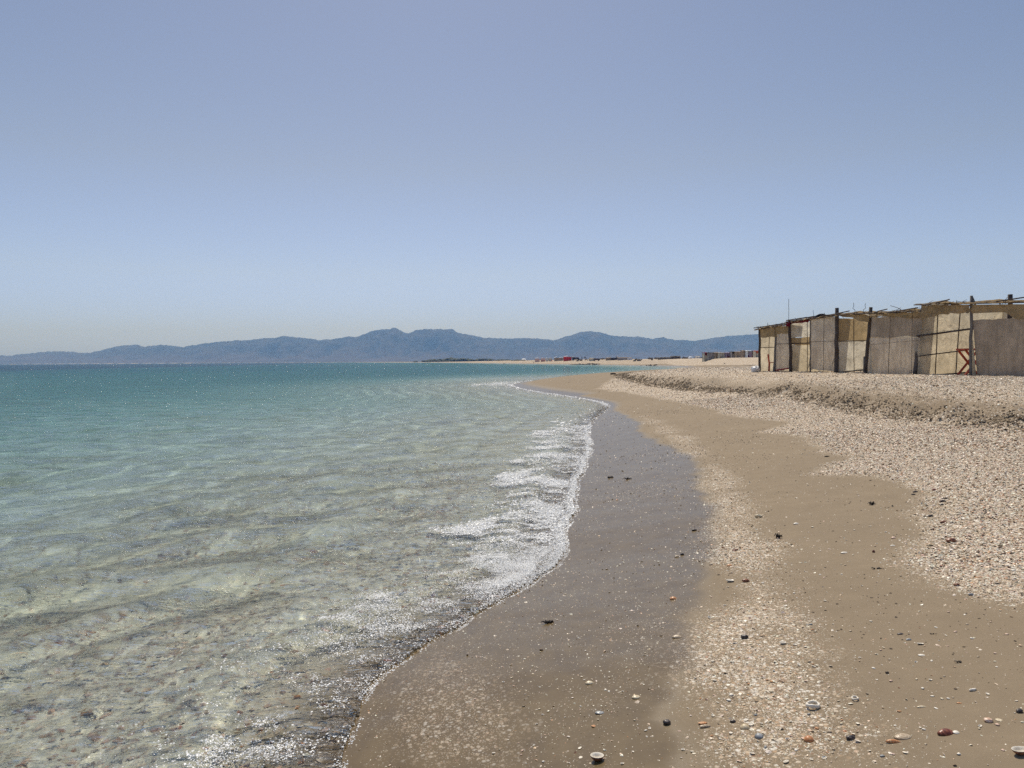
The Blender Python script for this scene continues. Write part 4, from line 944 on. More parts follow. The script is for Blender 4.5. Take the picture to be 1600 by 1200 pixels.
M_SKIN = simple('skin', (0.30, 0.16, 0.10), .6, .1); 
def person(px, yfeet, Y, label, pose, top, H=1.7, sink=0.0, rz=0):
    p = at_depth(px, yfeet, Y); z = max(ground_at(p.x, Y), -.35)
    k = H / 1.75
    if pose == 'stand':
        J = dict(pelvis=(0, 0, .95), chest=(0, 0, 1.32), neck=(0, 0, 1.5), head=(0, -.02, 1.66), ls=(-.19, 0, 1.42), le=(-.27, 0, 1.14), lw=(-.27, -.06, .88), rs=(.19, 0, 1.42), re=(.27, 0, 1.14), rw=(.26, -.08, .88), lh=(-.1, 0, .92), lk=(-.11, -.02, .5), la=(-.12, .02, .07), lt=(-.12, -.15, .03), rh=(.1, 0, .92), rk=(.11, -.02, .5), ra=(.13, .03, .07), rt=(.13, -.14, .03))
    else:   # bending forward
        J = dict(pelvis=(0, .1, .9), chest=(0, -.2, 1.1), neck=(0, -.36, 1.16), head=(0, -.5, 1.16), ls=(-.19, -.28, 1.12), le=(-.22, -.36, .84), lw=(-.2, -.45, .6), rs=(.19, -.28, 1.12), re=(.22, -.34, .84), rw=(.2, -.45, .6), lh=(-.1, .1, .88), lk=(-.11, -.04, .48), la=(-.12, .06, .07), lt=(-.12, -.12, .03), rh=(.1, .1, .88), rk=(.11, .0, .48), ra=(.13, .1, .07), rt=(.13, -.08, .03))
    R = dict(pelvis=.14, chest=.15, neck=.06, head=.105, ls=.06, le=.045, lw=.035, rs=.06, re=.045, rw=.035, lh=.09, lk=.06, la=.045, lt=.035, rh=.09, rk=.06, ra=.045, rt=.035)
    E = [('pelvis', 'chest'), ('chest', 'neck'), ('neck', 'head'), ('chest', 'ls'), ('ls', 'le'), ('le', 'lw'), ('chest', 'rs'), ('rs', 're'), ('re', 'rw'), ('pelvis', 'lh'), ('lh', 'lk'), ('lk', 'la'), ('la', 'lt'), ('pelvis', 'rh'), ('rh', 'rk'), ('rk', 'ra'), ('ra', 'rt')]
    ks = list(J); me = bpy.data.meshes.new('person'); me.from_pydata([tuple(c * k for c in J[q]) for q in ks], [(ks.index(a), ks.index(b)) for a, b in E], [])
    o = bpy.data.objects.new('person', me); COL.objects.link(o); o.location = (p.x, Y, z - sink); o.rotation_euler = (0, 0, rz)
    md = o.modifiers.new('skin', 'SKIN')
    for i, q in enumerate(ks): me.skin_vertices[0].data[i].radius = (R[q] * k, R[q] * k); 
    me.skin_vertices[0].data[0].use_root = True
    sd = o.modifiers.new('sub', 'SUBSURF'); sd.levels = 1; sd.render_levels = 2; md.use_smooth_shade = True
    me.materials.append(top); return tag(o, label, 'person')
person(854.7, 566.6, 500, 'standing person in dark clothes on the far beach below the white cabin', 'stand', FM['dark'])
person(862.4, 566.2, 490, 'standing person in red on the far beach below the cream cabin', 'stand', FM['red'], 1.4)
person(833.5, 567.6, 470, 'person bending forward at the far water edge', 'bend', FM['dark'], rz=.6)
person(786.4, 568.4, 470, 'left one of two bathers standing deep in the water off the far beach', 'stand', M_SKIN, sink=.75)
person(788.6, 568.4, 471, 'right one of two bathers standing deep in the water off the far beach', 'stand', M_SKIN, sink=.7)

# dark weed lines along the far shore and the wood beyond it
def clump_mass(name, pts, mat, size, label, cat):
    vs = []; fs = []; base = 0
    bm = bmesh.new(); bmesh.ops.create_icosphere(bm, subdivisions=2, radius=1); V = np.array([v.co[:] for v in bm.verts]); Fc = np.array([[v.index for v in f.verts] for f in bm.faces]); bm.free()
    for i, (x, y, z, sx, sz) in enumerate(pts):
        n = fbm(V[:, 0] * 2.3 + i * 3.7, V[:, 1] * 2.3 + V[:, 2] * 2, 4, i % 50)
        f = 1 + .6 * n
        vs.append(np.stack([x + V[:, 0] * sx * f, y + V[:, 1] * sx * f, z + sz * .6 + V[:, 2] * sz * f], -1)); fs.append(Fc + base); base += len(V)
    o = mesh_np(name, np.concatenate(vs), np.concatenate(fs), [mat], smooth_shade=False); return tag(o, label, cat, kind='stuff')
M_TREES = simple('far_foliage', (0.045, 0.06, 0.03), .9, .5, .25, .5, .6, .5)
pts = []
for i in range(420):
    q = random.uniform(540, 872); w = math.exp(-((q - 735) / 75) ** 2) * 1.0 + .22 + .3 * math.exp(-((q - 700) / 30) ** 2)
    Y = random.uniform(1400, 1650) if q < 800 else random.uniform(720, 900); p = at_depth(q, 563, Y); z = ground_at(p.x, Y)
    if float(fields(np.array([p.x]), np.array([Y]))[0][0]) < 20: continue
    hh = random.uniform(1.4, 4.6) * w * (1 if q < 800 else .35); hh *= .7; pts.append((p.x, Y, z, hh * 1.7 + .8, hh))
clump_mass('distant_wood', pts, M_TREES, 1, 'dark strip of distant trees and scrub behind the far beach', 'trees')
pts = []
for i in range(150):
    q = random.choice([random.uniform(1022, 1062), random.uniform(1022, 1062), random.uniform(985, 1100), random.uniform(902, 965)]); Y = random.uniform(330, 370) if q > 985 else random.uniform(440, 480); p = at_depth(q, 560, Y); z = ground_at(p.x, Y)
    hh = random.uniform(.2, .55) * (1.5 if abs(q - 1055) < 6 else 1); pts.append((p.x, Y, z, hh * 1.6, hh))
clump_mass('beach_scrub', pts, simple('dry_scrub', (0.075, 0.06, 0.05), .9, .4, 1, .4, 2, .2), 1, 'low dark scrub along the crest of the far beach', 'scrub')
pts = []
for i in range(110):
    q = random.choice([random.uniform(894, 908), random.uniform(894, 935)]); x, y = at_z(q, 569.3 - (q - 894) * .006 - random.uniform(0, .5), .25); s = float(fields(np.array([x]), np.array([y]))[0][0])
    x += max(0, 2.0 - s) * .0; y += max(0, 2.5 - s) * 1.3
    pts.append((x, y, ground_at(x, y), random.uniform(.3, .8), random.uniform(.12, .3)))
clump_mass('washed_up_weed', pts, simple('dark_weed', (0.025, 0.02, 0.016), .8, .3), 1, 'black line of weed washed up on the far shore', 'seaweed')
pts = []
for i in range(90):
    q = random.uniform(940, 1030); x, y = at_z(q, 570.2 - (q - 940) * .004 + random.uniform(-.4, .2), .4); s = float(fields(np.array([x]), np.array([y]))[0][0])
    y += max(0, 3 - s) * 1.5
    pts.append((x, y, ground_at(x, y), random.uniform(.12, .3), random.uniform(.1, .28)))
clump_mass('shore_stones', pts, simple('grey_shore_stone', (0.11, 0.09, 0.08), .8, .4), 1, 'dotted line of dark stones along the far waterline', 'stones')

# ------------------------------------------------------------------ shell litter (uncountable) as real geometry
PAL = np.array([(.82, .74, .58), (.83, .70, .54), (.76, .59, .42), (.70, .49, .32), (.60, .29, .11), (.42, .17, .08), (.36, .29, .22), (.09, .065, .05), (.72, .49, .34)])
def sample_wedge(n, r0, r1, a0=-36, a1=40):
    a = np.radians(rng.uniform(a0, a1, n)); r = np.sqrt(rng.uniform(r0 * r0, r1 * r1, n)); return np.sin(a) * r, np.cos(a) * r

def chips(x, y, z, size, tones, flat=(0.10, 0.5), ring=6, tilt=0.28, lift=0.3):
    n = len(x); k = ring
    ang = rng.uniform(0, 6.283, n); asp = rng.uniform(0.55, 1.0, n); hgt = rng.uniform(flat[0], flat[1], n)
    th = np.arange(k) * 2 * math.pi / k
    rad = 1 + rng.uniform(-.22, .22, (n, k))
    lx = np.cos(th)[None] * rad; ly = np.sin(th)[None] * rad * asp[:, None]; lz = rng.uniform(-.12, .12, (n, k))
    up = rng.uniform(0, 1, n) < .7
    cz = np.where(up, hgt, -hgt * .4)
    L = np.concatenate([np.stack([lx, ly, lz], -1), np.stack([rng.uniform(-.2, .2, n), rng.uniform(-.2, .2, n), cz], -1)[:, None]], 1) * size[:, None, None]
    tx = rng.normal(0, tilt, n); ty = rng.normal(0, tilt, n)
    c, s_ = np.cos(tx), np.sin(tx); Y1 = L[..., 1] * c[:, None] - L[..., 2] * s_[:, None]; Z1 = L[..., 1] * s_[:, None] + L[..., 2] * c[:, None]
    c, s_ = np.cos(ty), np.sin(ty); X1 = L[..., 0] * c[:, None] + Z1 * s_[:, None]; Z2 = -L[..., 0] * s_[:, None] + Z1 * c[:, None]
    c, s_ = np.cos(ang), np.sin(ang); X2 = X1 * c[:, None] - Y1 * s_[:, None]; Y2 = X1 * s_[:, None] + Y1 * c[:, None]
    co = np.stack([X2 + x[:, None], Y2 + y[:, None], Z2 + (z + size * lift * .5)[:, None]], -1).reshape(-1, 3)
    b = (np.arange(n) * (k + 1))[:, None, None]
    tri = np.array([(i, (i + 1) % k, k) for i in range(k)])[None] + b
    col = np.repeat(tones, k + 1, 0)
    return co, tri.reshape(-1, 3), col

def pick_tones(n, w):
    w = np.array(w, float); w /= w.sum(); i = rng.choice(len(PAL), n, p=w)
    return np.clip(PAL[i] * rng.uniform(.75, 1.12, (n, 1)) + rng.normal(0, .015, (n, 3)), .02, .82)

def litter_batch(n, r0, r1, sz, power=1.0, dmin=0.0, under=False, small_bias=2.0, ring=6, tilt=0.28):
    x, y = sample_wedge(n, r0, r1); s, t = fields(x, y); wet, sh, rg = zones(x, y, s, t)
    pr = np.clip(sh, 0, 1) ** power
    pr = np.where(s < 0, (0.30 if under else 0.0) * (s > -7), pr)
    pr = np.where(s > 0, np.maximum(pr, dmin), pr)
    keep = rng.uniform(0, 1, n) < pr
    x, y, s, t, rg, wet, sh = x[keep], y[keep], s[keep], t[keep], rg[keep], wet[keep], sh[keep]; grv = (wet > .5) & (sh > .16) & (y < 5.2)
    z = height(x, y, s, t); n = len(x)
    size = sz[0] + (sz[1] - sz[0]) * rng.uniform(0, 1, n) ** small_bias
    size = np.where((rg < .4) & (t < 0), size * (.62 + .3 * (rng.uniform(0, 1, n) < .25)), size)
    size = np.where(grv, size * .40, size)
    white = pick_tones(n, (40, 28, 16, 7, 2.5, 1.5, 3, .8, 5)); warm = pick_tones(n, (30, 25, 17, 11, 5, 4, 3, 2, 14)); drk = pick_tones(n, (3, 6, 10, 12, 5, 8, 10, 3, 2))
    m_ = (rng.uniform(0, 1, n) < rg)[:, None]
    tones = np.where(m_, warm, white)
    tones = np.where(grv[:, None], warm * np.array([(.86, .80, .74)]), tones)
    tones = np.where((s < 0)[:, None], drk * .75, tones)
    return chips(x, y, z, size, tones, ring=ring, tilt=tilt)

def build_litter():
    t = NT('shell_tones'); a = t.attr('tone').outputs['Color']; c = t.coord()
    col = t.mix(t.math('MULTIPLY', t.maprange(t.noise(c, 420, 2), .35, .65), .3), a, (0.35, 0.25, 0.17))
    mat = t.done(t.principled(col, 0.42, Specular_IOR_Level=0.4))
    B = [litter_batch(480000, 2.2, 5.5, (.0016, .0052), 1.0, 0.022),
         litter_batch(80000, 2.2, 6.5, (.004, .014), 1.1, 0.028, small_bias=2.6),
         litter_batch(380000, 5.5, 11, (.0028, .009), 1.0, 0.02),
         litter_batch(230000, 5.5, 14, (.005, .0165), 1.2, 0.022, small_bias=2.2, tilt=.42),
         litter_batch(420000, 11, 26, (.006, .018), 1.2, 0.035, tilt=.5),
         litter_batch(240000, 20, 60, (.012, .032), 1.4, 0.05, tilt=.55)]
    off = 0; CO = []; TR = []; CL = []
    for co, tr, cl in B:
        CO.append(co); TR.append(tr + off); CL.append(cl); off += len(co)
    o = mesh_np('shell_litter', np.concatenate(CO), np.concatenate(TR), [mat], smooth_shade=False, colors=np.concatenate(CL))
    tag(o, 'countless broken shells and pebbles strewn over the beach', 'shells', kind='stuff')
    x, y = sample_wedge(120000, 2.2, 13, -40, 12); s, tt = fields(x, y)
    k = (s < -0.03) & (s > -6) & (rng.uniform(0, 1, len(x)) < (0.35 + .5 * fbm(x, y, 3, 131))); x, y, s, tt = x[k], y[k], s[k], tt[k]
    z = height(x, y, s, tt); n = len(x)
    co, tr, cl = chips(x, y, z, 0.006 + .024 * rng.uniform(0, 1, n) ** 2.5, pick_tones(n, (14, 20, 20, 12, 4, 3, 3, .3, 5)) * .98, flat=(.3, .8), tilt=.25)
    o = mesh_np('seabed_pebbles', co, tr, [mat], smooth_shade=False, colors=cl)
    tag(o, 'pebbles and shells lying under the shallow clear water', 'pebbles', kind='stuff')
build_litter()

def build_clods():
    t = NT('damp_sand_clods'); c = t.coord()
    a = t.attr('tone').outputs['Color']; mat = t.done(t.principled(t.mix(t.maprange(t.noise(c, 60, 3), .3, .7, 0, .5), a, (0.22, 0.17, 0.11)), 0.95, t.bump(t.noise(c, 150, 3), .5, .01), Specular_IOR_Level=0.1))
    n = 34000; y = 5 + 53 * rng.uniform(0, 1, n) ** 1.25; q = np.interp(y, [p[1] for p in scarp if 5 <= p[1] < 60], [p[0] for p in scarp if 5 <= p[1] < 60])
    tt = rng.normal(0.0, 0.20, n); k0 = rng.uniform(0, 1, n) < .12; tt = np.where(k0 & (y < 26), rng.uniform(0, 2.2, n), tt)
    x = q + tt; cl = fbm(x * 1.4, y * 1.4, 3, 161); k = rng.uniform(0, 1, n) < smooth(-.8, .1, cl); x, y, tt = x[k], y[k], tt[k]
    s, t2 = fields(x, y); z = height(x, y, s, t2); n = len(x); size = (.006 + .020 * rng.uniform(0, 1, n) ** 3) * (1 + y / 60)
    base = np.array((.33, .255, .17))[None] * rng.uniform(.7, 1.35, (n, 1))
    co, tr, cl = chips(x, y, z, size, base, flat=(.5, .95), tilt=.4, ring=7)
    o = mesh_np('sand_clods', co, tr, [mat], smooth_shade=False, colors=cl); tag(o, 'crumbled damp sand clods along the little beach scarp', 'sand', kind='stuff')
build_clods()

def build_crumbs():
    mat = simple('weed_crumbs', (0.075, 0.05, 0.03), .85, .4, 60, .2, 120)
    x, y = sample_wedge(60000, 2.5, 24, 4, 40); s, tt = fields(x, y); wet, sh, rg = zones(x, y, s, tt)
    q = fbm(x * 0.9 + 0.3 * y, y * 0.45, 4, 181); k = (s > .6) & (wet < .3) & (rng.uniform(0, 1, len(x)) < .02 + .5 * smooth(.18, .5, q)) & (rg < .5) & (tt < 0)
    x, y, s, tt = x[k], y[k], s[k], tt[k]; z = height(x, y, s, tt); n = len(x)
    co, tr, _ = chips(x, y, z, (.0015 + .006 * rng.uniform(0, 1, n) ** 2.5) * (1 + y / 14), np.ones((n, 3)), flat=(.2, .5), tilt=.2)
    o = mesh_np('seaweed_crumbs', co, tr, [mat], smooth_shade=False); tag(o, 'drifts of tiny dark weed crumbs on the dry sand', 'seaweed', kind='stuff')
build_crumbs()

def build_foam_and_glints():
    t = NT('foam_and_glint_white'); mat = t.done(t.principled((0.92, 0.91, 0.87), 0.45, Specular_IOR_Level=0.5))
    CO = []; TR = []; off = 0
    for n, r0, r1, sz, sc in ((560000, 2.4, 8, (.0015, .0062), 1.15), (620000, 7, 20, (.0035, .015), 1.0), (150000, 18, 66, (.012, .05), .9)):
        x, y = sample_wedge(n, r0, r1, -34, 20); s, tt = fields(x, y); k = (s < 0.03) & (s > -4.2); x, y, s = x[k], y[k], s[k]
        f = foam_field(x, y, s); cl = fbm(x * 7, y * 7, 4, 141); st = fbm(x * 2.5, y * 2.5, 3, 143)
        sparkle = 0.32 * np.exp(-((-s - .35) / .45) ** 2) * (y < 9) * smooth(-.1, .4, cl)  # extra white chips near the edge imitate sun glints on the water
        pr = np.clip((f + .6 * cl + .35 * st - .20) * 1.05, 0, 1) * smooth(.03, .15, f) * sc + sparkle
        k = rng.uniform(0, 1, len(x)) < pr; x, y, s = x[k], y[k], s[k]
        gz = height(x, y, s, tt[:1].repeat(len(x)) * 0 - 9); z = np.maximum(water_z(x, y, s), gz) ; m_ = len(x)
        co, tr, _ = chips(x, y, z + .001, sz[0] + (sz[1] - sz[0]) * rng.uniform(0, 1, m_) ** 2.2, np.ones((m_, 3)), flat=(.3, .7), ring=6, tilt=.24, lift=.1)
        CO.append(co); TR.append(tr + off); off += len(co)
    o = mesh_np('sea_foam_and_glints', np.concatenate(CO), np.concatenate(TR), [mat], smooth_shade=False)
    tag(o, 'white foam, bubbles and white chips standing for sun glints along the edge of the breaking ripple', 'foam', kind='stuff')
build_foam_and_glints()

# ------------------------------------------------------------------ single shells, stones and weed one can point to
def cockle_mesh(name, w, l, hgt, m_out, m_in, ribs=16, nr=7, na=36, off=.28, seed=0, thick=.07):
    """a domed bivalve shell: ribbed outside, smooth inside, a beak off centre, a real rim; opening at z = 0"""
    vs = []; fs = []; mi = []
    r_ = random.Random(seed); irr = [r_.uniform(-.05, .05) for _ in range(5)]
    def layer(sc, dz, rib):
        b = len(vs)
        vs.append((0, off * l, hgt * sc + dz))
        for j in range(1, nr + 1):
            q = j / nr
            for i in range(na):
                a = 2 * math.pi * i / na; rr = q * sc * (1 + irr[0] * math.cos(2 * a + 1) + irr[1] * math.cos(3 * a) + rib * .02 * math.cos(ribs * a) * q)
                cx, cy_ = math.cos(a) * w * rr, math.sin(a) * l * rr + off * l * (1 - q) ** 1.0 * .9
                z = hgt * sc * (1 - q ** 2.1) ** .75 + rib * hgt * .05 * math.cos(ribs * a) * q * (1 - q * .4) + dz
                vs.append((cx, cy_, z if j < nr else 0.0))
        return b
    b0 = layer(1, 0, 1); b1 = layer(1 - thick, -thick * hgt * .5, 0)
    for b, flip, mt in ((b0, False, 0), (b1, True, 1)):
        for i in range(na):
            f = (b, b + 1 + i, b + 1 + (i + 1) % na); fs.append(f if not flip else f[::-1]); mi.append(mt)
        for j in range(nr - 1):
            for i in range(na):
                p, q = b + 1 + j * na + i, b + 1 + j * na + (i + 1) % na; f = (p, p + na, q + na, q); fs.append(f if not flip else f[::-1]); mi.append(mt)
    e0, e1 = b0 + 1 + (nr - 1) * na, b1 + 1 + (nr - 1) * na
    for i in range(na): fs.append((e0 + i, e1 + i, e1 + (i + 1) % na, e0 + (i + 1) % na)); mi.append(1)
    me = bpy.data.meshes.new(name); me.from_pydata(vs, [], fs); me.materials.append(m_out); me.materials.append(m_in)
    for p, k in zip(me.polygons, mi): p.material_index = k; p.use_smooth = True
    me.update(); return me

def shell_mat(name, a, b, rings=True):
    if name in _mats: return _mats[name]
    t = NT(name); c = t.coord()
    n = t.noise(c, 60, 4, .6, 1.0); ln = t.n('VectorMath', operation='LENGTH'); t.link(c, ln.inputs[0])
    w = t.math('SINE', t.math('MULTIPLY', t.math('ADD', ln.outputs['Value'], t.math('MULTIPLY', n, .006)), 900.0))
    col = t.mix(t.maprange(t.math('ADD', t.math('MULTIPLY', w, .25), n), .3, .75), a, b)
    _mats[name] = t.done(t.principled(col, .38, t.bump(w, .25, .0008))); return _mats[name]
SH = dict(white=shell_mat('white_shell', (.76, .68, .54), (.84, .77, .65)), cream=shell_mat('cream_shell', (.58, .46, .28), (.72, .62, .44)), orange=shell_mat('orange_shell', (.50, .20, .07), (.64, .36, .16)),
          brown=shell_mat('brown_shell', (.16, .06, .03), (.34, .14, .06)), red=shell_mat('red_brown_shell', (.14, .035, .018), (.30, .10, .05)), grey=shell_mat('grey_shell', (.20, .21, .21), (.42, .42, .40)),
          tan=shell_mat('tan_shell', (.40, .30, .19), (.54, .43, .29)), dark=shell_mat('dark_shell', (.035, .026, .022), (.10, .075, .06)), peach=shell_mat('peach_shell', (.60, .38, .25), (.70, .52, .40)), inner=shell_mat('shell_inside', (.76, .68, .54), (.84, .77, .65)))

def lay_shell(px, py, wpx, kind, tone, label, seed, ratio=.8, dome=.5, rz=0.0, tiltx=0.0, group=None, tone_in='inner', name='sea_shell', cat='shell', me=None, P=None, W=None):
    if P is None: P, W = px_size(px, py, wpx)
    w = W * .5
    if kind in ('dome', 'bowl'):
        me = me or cockle_mesh(name, w, w * ratio, w * dome, SH[tone], SH[tone_in], seed=seed)
        o = bpy.data.objects.new(name, me); COL.objects.link(o)
        if kind == 'dome': o.location = P + Vector((0, 0, .0005)); o.rotation_euler = (tiltx, 0, rz)
        else: o.location = P + Vector((0, 0, w * dome * .93)); o.rotation_euler = (math.pi + tiltx, 0, rz)
    elif kind == 'ring':
        mb = MB(); n = 26; r_ = random.Random(seed)
        ring = [(math.cos(6.2832 * i / n) * w * (1 + .05 * math.sin(3 * i)), math.sin(6.2832 * i / n) * w * ratio, w * .42 + w * .1 * math.sin(2 * 6.28 * i / n)) for i in range(n)]
        vs = []; m_ = 8
        for i, p in enumerate(ring):
            q = Vector((p[0], p[1], 0)).normalized(); th = w * .22 * (1 + .2 * r_.uniform(-1, 1))
            for k in range(m_):
                a = 6.2832 * k / m_; vs.append(Vector(p) + q * math.cos(a) * th + Vector((0, 0, 1)) * math.sin(a) * th * 1.5)
        mb.add(vs, [(i * m_ + k, i * m_ + (k + 1) % m_, ((i + 1) % n) * m_ + (k + 1) % m_, ((i + 1) % n) * m_ + k) for i in range(n) for k in range(m_)])
        o = mb.build(name, SH[tone]); o.location = P; o.rotation_euler = (tiltx, 0, rz)
    else:   # stone / worn fragment
        o = bpy.data.objects.new(name, pebble_mesh(name, w, w * ratio, w * dome, seed, SH[tone], 3, .3)); COL.objects.link(o)
        o.location = P + Vector((0, 0, w * dome * .6)); o.rotation_euler = (tiltx, 0, rz)
    return tag(o, label, cat, group)

HERO = [
 (933, 1188, 19, 'bowl', 'brown', 'upturned brown cockle with a white rim, lowest on the dark wet sand', .85, .85, 0.1),
 (1478, 1146, 26, 'dome', 'red', 'glossy red-brown clam shell on the bare sand at the lower right', .55, .45, 0.15),
 (1494, 1145, 10, 'dome', 'white', 'white half shell touching the glossy red-brown clam', .9, .5, 0.4),
 (1594, 1178, 26, 'bowl', 'brown', 'upturned white shell with brown underside at the right bottom corner', .6, .6, 0.2),
 (1270, 1105, 18, 'ring', 'white', 'white ring left of a worn shell, the biggest ring on the shell band', .8, .5, 0.3),
 (1336, 1093, 10, 'ring', 'white', 'small white shell ring up and right of the biggest ring', .8, .5, 0.9),
 (1264, 1157, 15, 'dome', 'orange', 'round white and orange cockle right of two thin orange chips', .85, .8, 0.0),
 (1411, 1152, 27, 'dome', 'tan', 'large flat tan shell with an orange shell sliver before it', .6, .28, 0.2),
 (1396, 1160, 22, 'dome', 'orange', 'orange shell sliver lying before the large flat tan shell', .28, .35, -0.2),
 (1544, 1127, 14, 'stone', 'peach', 'angular peach shell fragment on bare sand beside a pale disc', .75, .4, 0.0),
 (1561, 1125, 10, 'dome', 'cream', 'pale flat disc of shell beside the angular peach fragment', .9, .15, 0.0),
 (1593, 1113, 9, 'stone', 'dark', 'little black and white snail shell near the right edge', .8, .7, 0.0),
 (1329, 1154, 14, 'stone', 'dark', 'dark grey stone chip on the shell band, left of the large tan shell', .6, .4, 0.3),
 (1164, 1138, 14, 'dome', 'cream', 'domed cream and orange cockle left of the grey ribbed one', .9, .8, 0.0),
 (1186, 1152, 13, 'dome', 'grey', 'grey ribbed cockle on the shell band', .9, .8, 0.2),
 (1174, 1133, 10, 'bowl', 'white', 'white open shell half touching the domed cream cockle', .6, .35, 0.6),
 (1098, 1131, 13, 'stone', 'orange', 'orange shell chip resting against a tan one, edge of wet sand', .5, .25, 0.15),
 (1102, 1136, 16, 'stone', 'tan', 'tan shell chip lying before the orange one, edge of wet sand', .35, .25, 0.15),
 (1042, 1131, 11, 'stone', 'dark', 'shiny dark pebble alone on the wet sand', .85, .7, 0.0),
 (1145, 1128, 8, 'stone', 'dark', 'small slate-dark pebble left of the domed cream cockle', .8, .5, 0.0),
 (994, 1090, 13, 'dome', 'cream', 'yellowish scallop on wet sand, upper right of the grey fan shell', .8, .45, 0.3),
 (937, 1114, 14, 'dome', 'grey', 'grey translucent fan shell on the wet sand', .7, .3, 0.0),
 (921, 1068, 13, 'dome', 'cream', 'cream cockle on the wet sand, above the grey fan shell', .7, .5, 0.0),
 (1058, 996, 15, 'dome', 'tan', 'tan clam at the edge between wet sand and shell band', .7, .45, 0.1),
 (1052, 936, 11, 'dome', 'orange', 'pale orange cockle alone on smooth wet sand', .8, .6, 0.0),
 (1185, 808, 10, 'ring', 'cream', 'cream shell ring on the dry sand, highest of the rings', .75, .5, 0.2),
 (1244, 819, 9, 'dome', 'white', 'white cockle on the dry sand right of the cream ring', .6, .5, 0.0),
 (1407, 991, 10, 'dome', 'dark', 'black oval shell standing in for a dark hole in the smooth sand at right', .6, .35, 0.0),  # dark colour stands for the shade inside a hole in the sand
 (1438, 1007, 10, 'bowl', 'dark', 'thin dark open shell just right below the black oval', .45, .4, 0.0),
 (1420, 1000, 9, 'dome', 'grey', 'greyish small cockle between the black oval and the thin dark shell', .6, .5, 0.0),
 (1440, 1024, 11, 'dome', 'white', 'bright white flat shell below the thin dark open shell', .6, .25, 0.0),
 (1365, 863, 4.5, 'stone', 'red', 'rust-red chip standing on the dry sand', .7, 1.1, 0.0),
 (1319, 864, 12, 'dome', 'white', 'white wavy broken shell left of the rust-red chip', .5, .3, 0.2),
 (1396, 841, 8, 'dome', 'peach', 'peach cockle on dry sand near the edge of the right shell field', .8, .6, 0.0),
 (1395, 853, 8, 'dome', 'white', 'white cockle just below the peach one', .6, .4, 0.0),
 (1427, 773, 7, 'stone', 'dark', 'lower of two dark mussel halves on the dry sand', .5, .3, 0.1),
 (1430, 769, 8, 'stone', 'dark', 'upper of two dark mussel halves on the dry sand', .4, .3, 0.1),
 (1459, 766, 8, 'stone', 'red', 'dark red shell at the edge of the right shell field', .5, .4, 0.4),
 (1473, 784, 10, 'stone', 'dark', 'dark mussel at the shell field edge, top of a loose trio', .45, .35, 0.0),
 (1471, 789, 7, 'stone', 'dark', 'dark mussel at the shell field edge, bottom of a loose trio', .5, .35, 0.0),
 (1477, 779, 6, 'stone', 'dark', 'dark sliver at the shell field edge, right of a loose trio', .5, .35, 0.0),
 (1454, 807, 9, 'stone', 'dark', 'dark and white shell left in the cluster by the shell field edge', .5, .4, 0.2),
 (1474, 817, 12, 'stone', 'brown', 'long brown shell right in the cluster by the shell field edge', .35, .35, 0.1),
 (1486, 847, 16, 'stone', 'brown', 'large reddish lump at the edge of the right shell field', .6, .5, 0.2),
 (1165, 909, 11, 'stone', 'brown', 'dark brown chunk on the shell band by a white broken shell', .6, .5, 0.1),
 (1141, 909, 12, 'bowl', 'grey', 'broken white and grey shell left of the dark brown chunk', .7, .5, 0.0),
 (1140, 884, 9, 'dome', 'orange', 'orange clam on the shell band above the dark brown chunk', .7, .5, 0.1),
 (1149, 860, 9, 'stone', 'brown', 'flat red-brown shell on the upper shell band', .5, .35, 0.0),
 (1085, 829, 8, 'stone', 'dark', 'dark flat shell on wet sand at the left edge of the shell band', .5, .4, 0.0),
 (1058, 870, 9, 'dome', 'tan', 'tan shell with a dark mussel leaning on it, on wet sand', .6, .5, 0.5),
 (1066, 867, 7, 'stone', 'dark', 'dark mussel leaning on a tan shell on the wet sand', .5, .5, 0.4),
 (1163, 997, 11, 'stone', 'dark', 'dark round stone on the shell band', .8, .6, 0.0),
 (1223, 1006, 11, 'bowl', 'white', 'open white shell with dark underside right of the dark round stone', .6, .5, 0.1),
 (1495, 915, 9, 'stone', 'brown', 'brown shell at the lower left corner of the right shell field', .6, .5, 0.0),
 (1547, 925, 10, 'dome', 'cream', 'cream cockle on sand just below the right shell field', .6, .4, 0.0),
 (1517, 930, 8, 'stone', 'grey', 'grey shell between the brown and the cream one below the shell field', .6, .5, 0.0),
 (1520, 1079, 12, 'stone', 'white', 'bone-white twisted whelk on the smooth sand at right', .35, .35, 0.25),
 (1440, 1105, 15, 'dome', 'cream', 'long cream razor shell piece on the sand above the red-brown clam', .3, .25, 0.05),
 (1499, 1099, 8, 'dome', 'orange', 'small yellow-orange chip on the sand below the twisted whelk', .45, .3, -.2),
]
for i, hh in enumerate(HERO):
    lay_shell(hh[0], hh[1], hh[2], hh[3], hh[4], hh[5], i + 3, hh[6], hh[7], hh[8])

